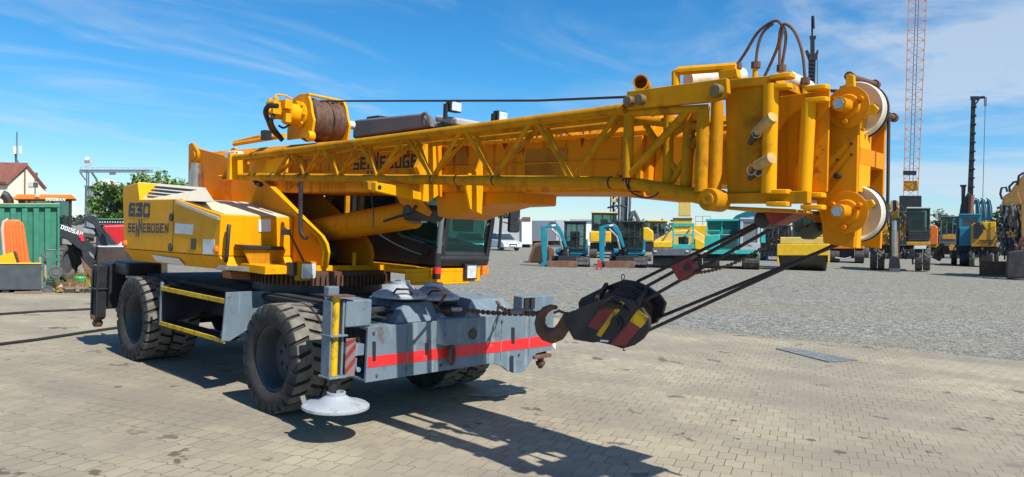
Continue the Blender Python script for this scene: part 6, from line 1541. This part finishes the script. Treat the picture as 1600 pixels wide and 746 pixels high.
for x, r_ in ((74, .13), (87, .15)):
    y_ = 455 if x == 74 else 426
    c = B.p(x, y_, -.1); w = MB().lathe(c, (0, 1, 0), [(.05, -.03), (r_ * .9, -.05), (r_, -.03), (r_, .03), (r_ * .9, .05), (.05, .03)], 22).build('wheel', RUBB, B.e); MB().cyl(c - Vector((0, .055, 0)), c + Vector((0, .04, 0)), r_ * .5, 12).build('rim', MGREY, w)
B.R('base_plate', MBLACK, 72, 439, 84, 451, -.1, .2)
B = Bg('yellow_post', 90, 456, 'short pale yellow post leaning on the old pallet', 'post'); B.part('post_body', mat('pale_yellow_post', (.70, .48, .16), .55), lambda mb: B.tube(mb, [(83.5, 436), (94, 454)], .085, -.1), 0); B.part('post_cap', BYEL, lambda mb: B.tube(mb, [(92.5, 451.5), (95.5, 456)], .10, -.1), 0)
B = Bg('pallet', 120, 456, 'worn wooden pallet lying on the pavers by the container', 'pallet')
WOOD = mat('weathered_wood', (.20, .14, .09), .8, var=.35, scale=6)
B.part('deck_board', WOOD, lambda mb: [B.rect(mb, 88, 449, 158, 451, -.5 + k * .3, -.3 + k * .3) for k in range(5)], 0); B.part('bearer', WOOD, lambda mb: [B.rect(mb, x, 451.3, x + 6, 456, -.5, .85) for x in (92, 118, 146)], 0)
B = Bg('green_bucket', 125, 448, 'green plastic bucket on a brown pot on the pallet', 'bucket'); B.part('brown_pot', RBLADE, lambda mb: mb.lathe(B.p(124, 448.6, 0), (0, 0, 1), [(.15, 0), (.165, .02), (.155, .15), (.14, .16)], 18), 0); B.part('bucket_body', mat('bucket_green', (.03, .33, .12), .5), lambda mb: mb.lathe(B.p(125, 440.6, 0), (0, 0, 1), [(.13, 0), (.15, .05), (.14, .06), (.155, .10), (.14, .13), (.12, .15), (0, .15)], 18), 0)
B = Bg('brake_drum', 105, 449, 'rusty round drum lying on the pallet', 'drum'); B.part('drum_body', RUSTM, lambda mb: mb.lathe(B.p(104.5, 449, 0), (0, 0, 1), [(.17, 0), (.22, .02), (.22, .10), (.18, .13), (0, .13)], 18), 0)
B = Bg('plank', 50, 459.5, 'old timber plank lying flat in front of the dark tub', 'plank'); B.part('plank_body', WOOD, lambda mb: (B.poly(mb, [(22, 459.5), (22, 457), (66, 456), (66, 459)], 0, .25)), 0)
B = Bg('red_van', 178, 428, 'red van behind the loader bucket with white front corner', 'van')
B.Q('body', CRED, [(156, 425), (160, 352), (192, 351), (240, 352), (240, 425)], 6, 9, .1); B.Q('windscreen', BGLASS, [(160, 354), (170, 368), (184, 386), (168, 386), (158, 372)], 5.9, 5.98, 0); B.Q('corner_panel', MWHITE, [(183, 385), (190, 378), (190, 385)], 5.9, 5.98, 0); B.part('wheel', RUBB, lambda mb: mb.cyl(B.p(170, 420, 5.8), B.p(170, 420, 6.1), .4, 20), 0)
B = Bg('flatbed_trailer', 175, 420, 'green slatted flatbed trailer behind the red van', 'trailer'); B.R('side_board', mat('trailer_green', (.05, .16, .07), .6), 150, 341.5, 235, 344, 12, 14); g = B.R('slat_panel', MBLACK, 150, 344.3, 235, 351, 12.1, 14); B.part('slat_bar', LGREY, lambda mb: [B.rect(mb, 151 + k * 4, 346, 153 + k * 4, 348.5, 12.05, 12.09) for k in range(20)], 0, g); B.R('bed_frame', MBLACK, 150, 351.5, 235, 400, 12.3, 13.8)

# ---- far left: house with aerial, silo and conveyor
def far_base(px, py, Y): d = ray(px, py); q = CAM_C + d * (Y / d.y); return Vector((q.x, Y, 0))
B = Bg('gable_house', 20, 0, 'cream gabled house with red-brown roof far behind the container', 'house', base=far_base(20, 345, 95))
HW = mat('cream_render', (.66, .60, .48), .8, var=.06, wear=((.45, .42, .36), .62, .85, .6)); HR = mat('roof_tile_red', (.23, .085, .06), .8, var=.2, scale=1.2, wear=((.13, .06, .05), .55, .8, .8))
def wall(mb):
    B.poly(mb, [(12, 350), (12, 289), (43.5, 260.5), (72, 294), (72, 350)], 0, .3); B.rect(mb, -120, 289, 11.8, 350, 8, 8.3)
B.part('gable_wall', HW, lambda mb: B.poly(mb, [(12, 350), (12, 289), (43.5, 261), (72, 295), (72, 350)], 0, 1.2), 0)
a_, b_, c_ = B.p(11, 289, -.3), B.p(43.5, 259, -.3), B.p(73, 295.5, -.3); dirv = Vector((-14, 9, 0))
nrm = Vector((-.1, -.05, .25))
MB().prism([a_, b_, b_ + Vector((0, 0, .35)), a_ + Vector((-.2, 0, .35))], dirv).build('roof', HR, B.e); MB().prism([b_, c_, c_ + Vector((.05, 0, .10)), b_ + Vector((0, 0, .14))], dirv).build('roof', HR, B.e)
MB().prism([B.p(11.8, 350, .1), B.p(11.8, 290, .1), B.p(13, 290, .1), B.p(13, 350, .1)], dirv).build('side_wall', HW, B.e)
f = B.R('window', LGREY, 44.5, 285, 60, 292, -.1, -.02, 0); B.R('pane', BGLASS, 52, 285.6, 59.4, 291.5, -.13, -.101, 0, f)
B.T('drain_pipe', mat('pipe_brown', (.2, .12, .09), .6), [(39, 265), (38.5, 345)], .08, -.1); B.T('drain_pipe', MGREY, [(55, 272), (55, 345)], .06, -.1); B.R('chimney', mat('brick_dark', (.12, .07, .05), .8), 54, 270, 59, 276, .2, 1.0)
B.T('flue_pipe', MGREY, [(-5, 270), (10, 264), (18, 256)], .12, 3); B.T('flue_pipe', MGREY, [(-5, 276), (12, 268), (18, 258)], .12, 3)
B = Bg('antenna_mast', 26, 0, 'white phone antenna mast standing on the ridge of the house', 'antenna', base=far_base(26, 345, 99)); B.part('mast_pole', MGREY, lambda mb: (B.tube(mb, [(26, 264), (26.5, 206)], .07, 0), B.tube(mb, [(25, 262), (25, 235)], .14, .2), B.rect(mb, 23, 251, 29, 255, -.3, .3)), 0)
for x, w_ in ((23, 5), (32, 4)): B.R('antenna_panel', MWHITE, x - w_ / 2, 229, x + w_ / 2, 241, -.2, .4, .05)
B = Bg('grain_silo', 165, 0, 'grey steel grain silo with conical roof behind the trees', 'silo', base=far_base(165, 345, 125))
SIL = mat('silo_steel', (.36, .42, .46), .5, metal=.2, var=.15, scale=.6); a, b = B.p(132, 345), B.p(205, 293); r_ = (b.x - a.x) / 2; cx_ = (a.x + b.x) / 2
s_ = MB().lathe((cx_, r_, 0), (0, 0, 1), [(r_, 0), (r_, b.z)], 48).build('silo_wall', SIL, B.e); rbm = MB()
for k in range(40):
    q = 2 * pi * k / 40; o = Vector((cx_ + r_ * cos(q), r_ + r_ * sin(q), 0)); rbm.bar(o + Vector((0, 0, .01)), o + Vector((0, 0, b.z - .05)), .12, .12, (cos(q), sin(q), 0))
rbm.build('wall_rib', SIL, s_); MB().lathe((cx_, r_, b.z), (0, 0, 1), [(r_ + .25, 0), (r_ + .25, .12), (.6, B.p(165, 279).z - b.z), (0, B.p(165, 278).z - b.z)], 40).build('silo_roof', mat('silo_roof_pale', (.62, .63, .62), .5, var=.1), B.e)
B = Bg('grain_conveyor', 138, 0, 'grey elevator tower with long overhead conveyor bridge above the silo', 'conveyor', base=far_base(138, 345, 120))
B.part('elevator_leg', MGREY, lambda mb: (B.rect(mb, 134.3, 268, 136.6, 348, 0, .7), B.rect(mb, 137.3, 268, 139.6, 348, 0, .7)), 0); B.part('elevator_head', LGREY, lambda mb: (B.tube(mb, [(133, 251), (140, 250)], .55, .3), B.poly(mb, [(131, 250), (147, 252), (145, 256), (139, 259), (133, 260)], 0, .8)), 0)
def bridge(mb):
    B.rect(mb, 124, 264.5, 235, 266, 0, 1); B.rect(mb, 124, 268.3, 255, 269.8, 0, 1); B.rect(mb, 124, 265.5, 240, 269, .2, .8)
    for k in range(26): mb.bar(B.p(124 + k * 4.5, 268.4, -.05), B.p(126.2 + k * 4.5, 265.6, -.05), .08, .08)
    for k in range(14): B.tube(mb, [(126 + k * 9.3, 265), (126 + k * 9.3, 261)], .03, 0, 5)
    B.tube(mb, [(124, 261.5), (252, 263)], .03, 0, 5)
B.part('conveyor_bridge', mat('conveyor_grey', (.26, .30, .33), .6), bridge, 0); B.part('brace', MGREY, lambda mb: (B.tube(mb, [(124, 268), (134, 282)], .1, .2), B.tube(mb, [(143, 269), (151, 281), (151, 285)], .16, .2)), 0); B.R('drop_spout', MGREY, 171, 269, 181, 273, 0, 1); B.T('far_support', MGREY, [(248, 268), (250, 345)], .3, .5)

# ---- trees
LEAF = {}


def leafmat(n, col):
    m = mat(n, col, .6, var=.5, scale=.9, wear=(tuple(min(1, q * 1.7) for q in col), .5, .75, 2.5)); return m


BARK = mat('bark', (.09, .065, .045), .9, var=.3, scale=8)


def tree(px, base_y, Y, x0, x1, ytop, label, col=(.075, .15, .03), n=1500, seed=1, name='tree', group=None, trunk=.25):
    random.seed(seed); p0 = far_base(px, base_y, Y); B = Bg(name, px, 0, label, 'tree', group, base=p0)
    a, b = B.p(x0, ytop), B.p(x1, ytop); W = b.x - a.x; H = a.z; c0 = (a.x + b.x) / 2
    tm = MB().tube([(0, 0, -.2), (.05, .02, H * .25), (c0 * .3, 0, H * .5), (c0 * .6, .1, H * .8)], [H * .035, H * .028, H * .02, H * .008], 8); clumps = []
    for k in range(46):
        while True:
            q = Vector((random.uniform(-1, 1), random.uniform(-1, 1), random.uniform(-1, 1)))
            if .35 < q.length < 1: break
        zc = H * (trunk + (1 - trunk) / 2); pos = Vector((c0 + q.x * W * .44, q.y * W * .44, zc + q.z * H * (1 - trunk) * .46)); clumps.append((pos, random.uniform(.10, .19) * min(W, H)))
        if k % 4 == 0: tm.tube([(c0 * .3, 0, H * random.uniform(.3, .55)), tuple(pos.lerp(Vector((c0, 0, zc)), .35)), tuple(pos)], [H * .014, H * .009, H * .003], 5)
    tm.build('trunk', BARK, B.e); lm = MB()
    for k in range(n):
        c, r = random.choice(clumps); q = Vector((random.gauss(0, 1), random.gauss(0, 1), random.gauss(0, 1))).normalized() * r * random.uniform(.5, 1.12)
        o = c + Vector((q.x, q.y, q.z * .8)); s_ = random.uniform(.5, 1) * max(H * .034, .05); m3 = Matrix.Rotation(random.uniform(0, 6.3), 3, Vector((random.uniform(-1, 1), random.uniform(-1, 1), random.uniform(-1, 1))).normalized())
        lm.add([o + m3 @ Vector(v) * s_ for v in ((-1, 0, 0), (0, -.6, .15), (1, 0, 0), (0, .6, .15))], [(0, 1, 2, 3)])
    lm.build('crown', leafmat('leaf_%d' % int(col[1] * 1000), col), B.e, smooth=False)


tree(180, 345, 62, 138, 226, 264, 'dense round green tree between silo and engine hood', n=4600, seed=2, trunk=.12)
tree(245, 345, 66, 198, 298, 256, 'lighter green tree behind the engine hood, under the conveyor end', (.13, .22, .05), 5200, 3, trunk=.12)
tree(790, 360, 90, 772, 806, 318, 'small tree showing above the trailer beside the cab mirror', n=1500, seed=4, trunk=.15)
tree(1474, 368, 95, 1452, 1496, 326, 'rounded tree behind the glazed dark loader', (.05, .075, .02), 1700, 5, trunk=.12)
tree(1557, 370, 100, 1545, 1572, 317, 'bushy tree between the teal booms and the tan excavator', n=1300, seed=6, trunk=.12)
tree(1383, 368, 105, 1368, 1398, 334, 'low tree between the lower white sheave and the lattice boom', (.05, .075, .02), 1000, 8, trunk=.1)
tree(1318, 366, 105, 1296, 1345, 332, 'low tree behind the boom head', (.05, .08, .02), 1000, 9, trunk=.1)
random.seed(31); lm = MB()
for k in range(16000):
    x = random.uniform(-420, 520); Y = random.uniform(330, 420); top = 5.5 + 3.2 * sin(x * .031) + 2.2 * sin(x * .11 + 1) + 1.2 * sin(x * .37)
    z = max(.2, top * .62 * (random.random() ** .6) + .5); o = Vector((x, Y, z)); s_ = random.uniform(.6, 1.3); m3 = Matrix.Rotation(random.uniform(0, 6.3), 3, Vector((random.uniform(-1, 1), random.uniform(-1, 1), random.uniform(-1, 1))).normalized())
    lm.add([o + m3 @ Vector(v) * s_ for v in ((-1, 0, 0), (0, -.8, .2), (1, 0, 0), (0, .8, .2))], [(0, 1, 2, 3)])
tag(lm.build('far_woodland', leafmat('leaf_far', (.04, .065, .03)), smooth=False), 'low dark line of far woodland along the horizon', 'woodland', kind='stuff')
# dry grass tufts by the loader
random.seed(41); gm = MB()
for k in range(1500):
    x, y = random.gauss(138, 26), random.gauss(440, 5.5)
    if not 100 < x < 175 or y < 428: continue
    o = G(x, y); h_ = random.uniform(.08, .34); d = Vector((random.uniform(-.12, .12), random.uniform(-.12, .12), h_)); w_ = Vector((random.uniform(-1, 1), random.uniform(-.5, .5), 0)).normalized() * .012
    gm.add([o - w_, o + w_, o + d], [(0, 1, 2)])
tag(gm.build('dry_grass', mat('dry_grass_blade', (.30, .22, .05), .8, var=.4, scale=3), smooth=False), 'yellow dry grass growing round the loader bucket', 'grass', kind='stuff')
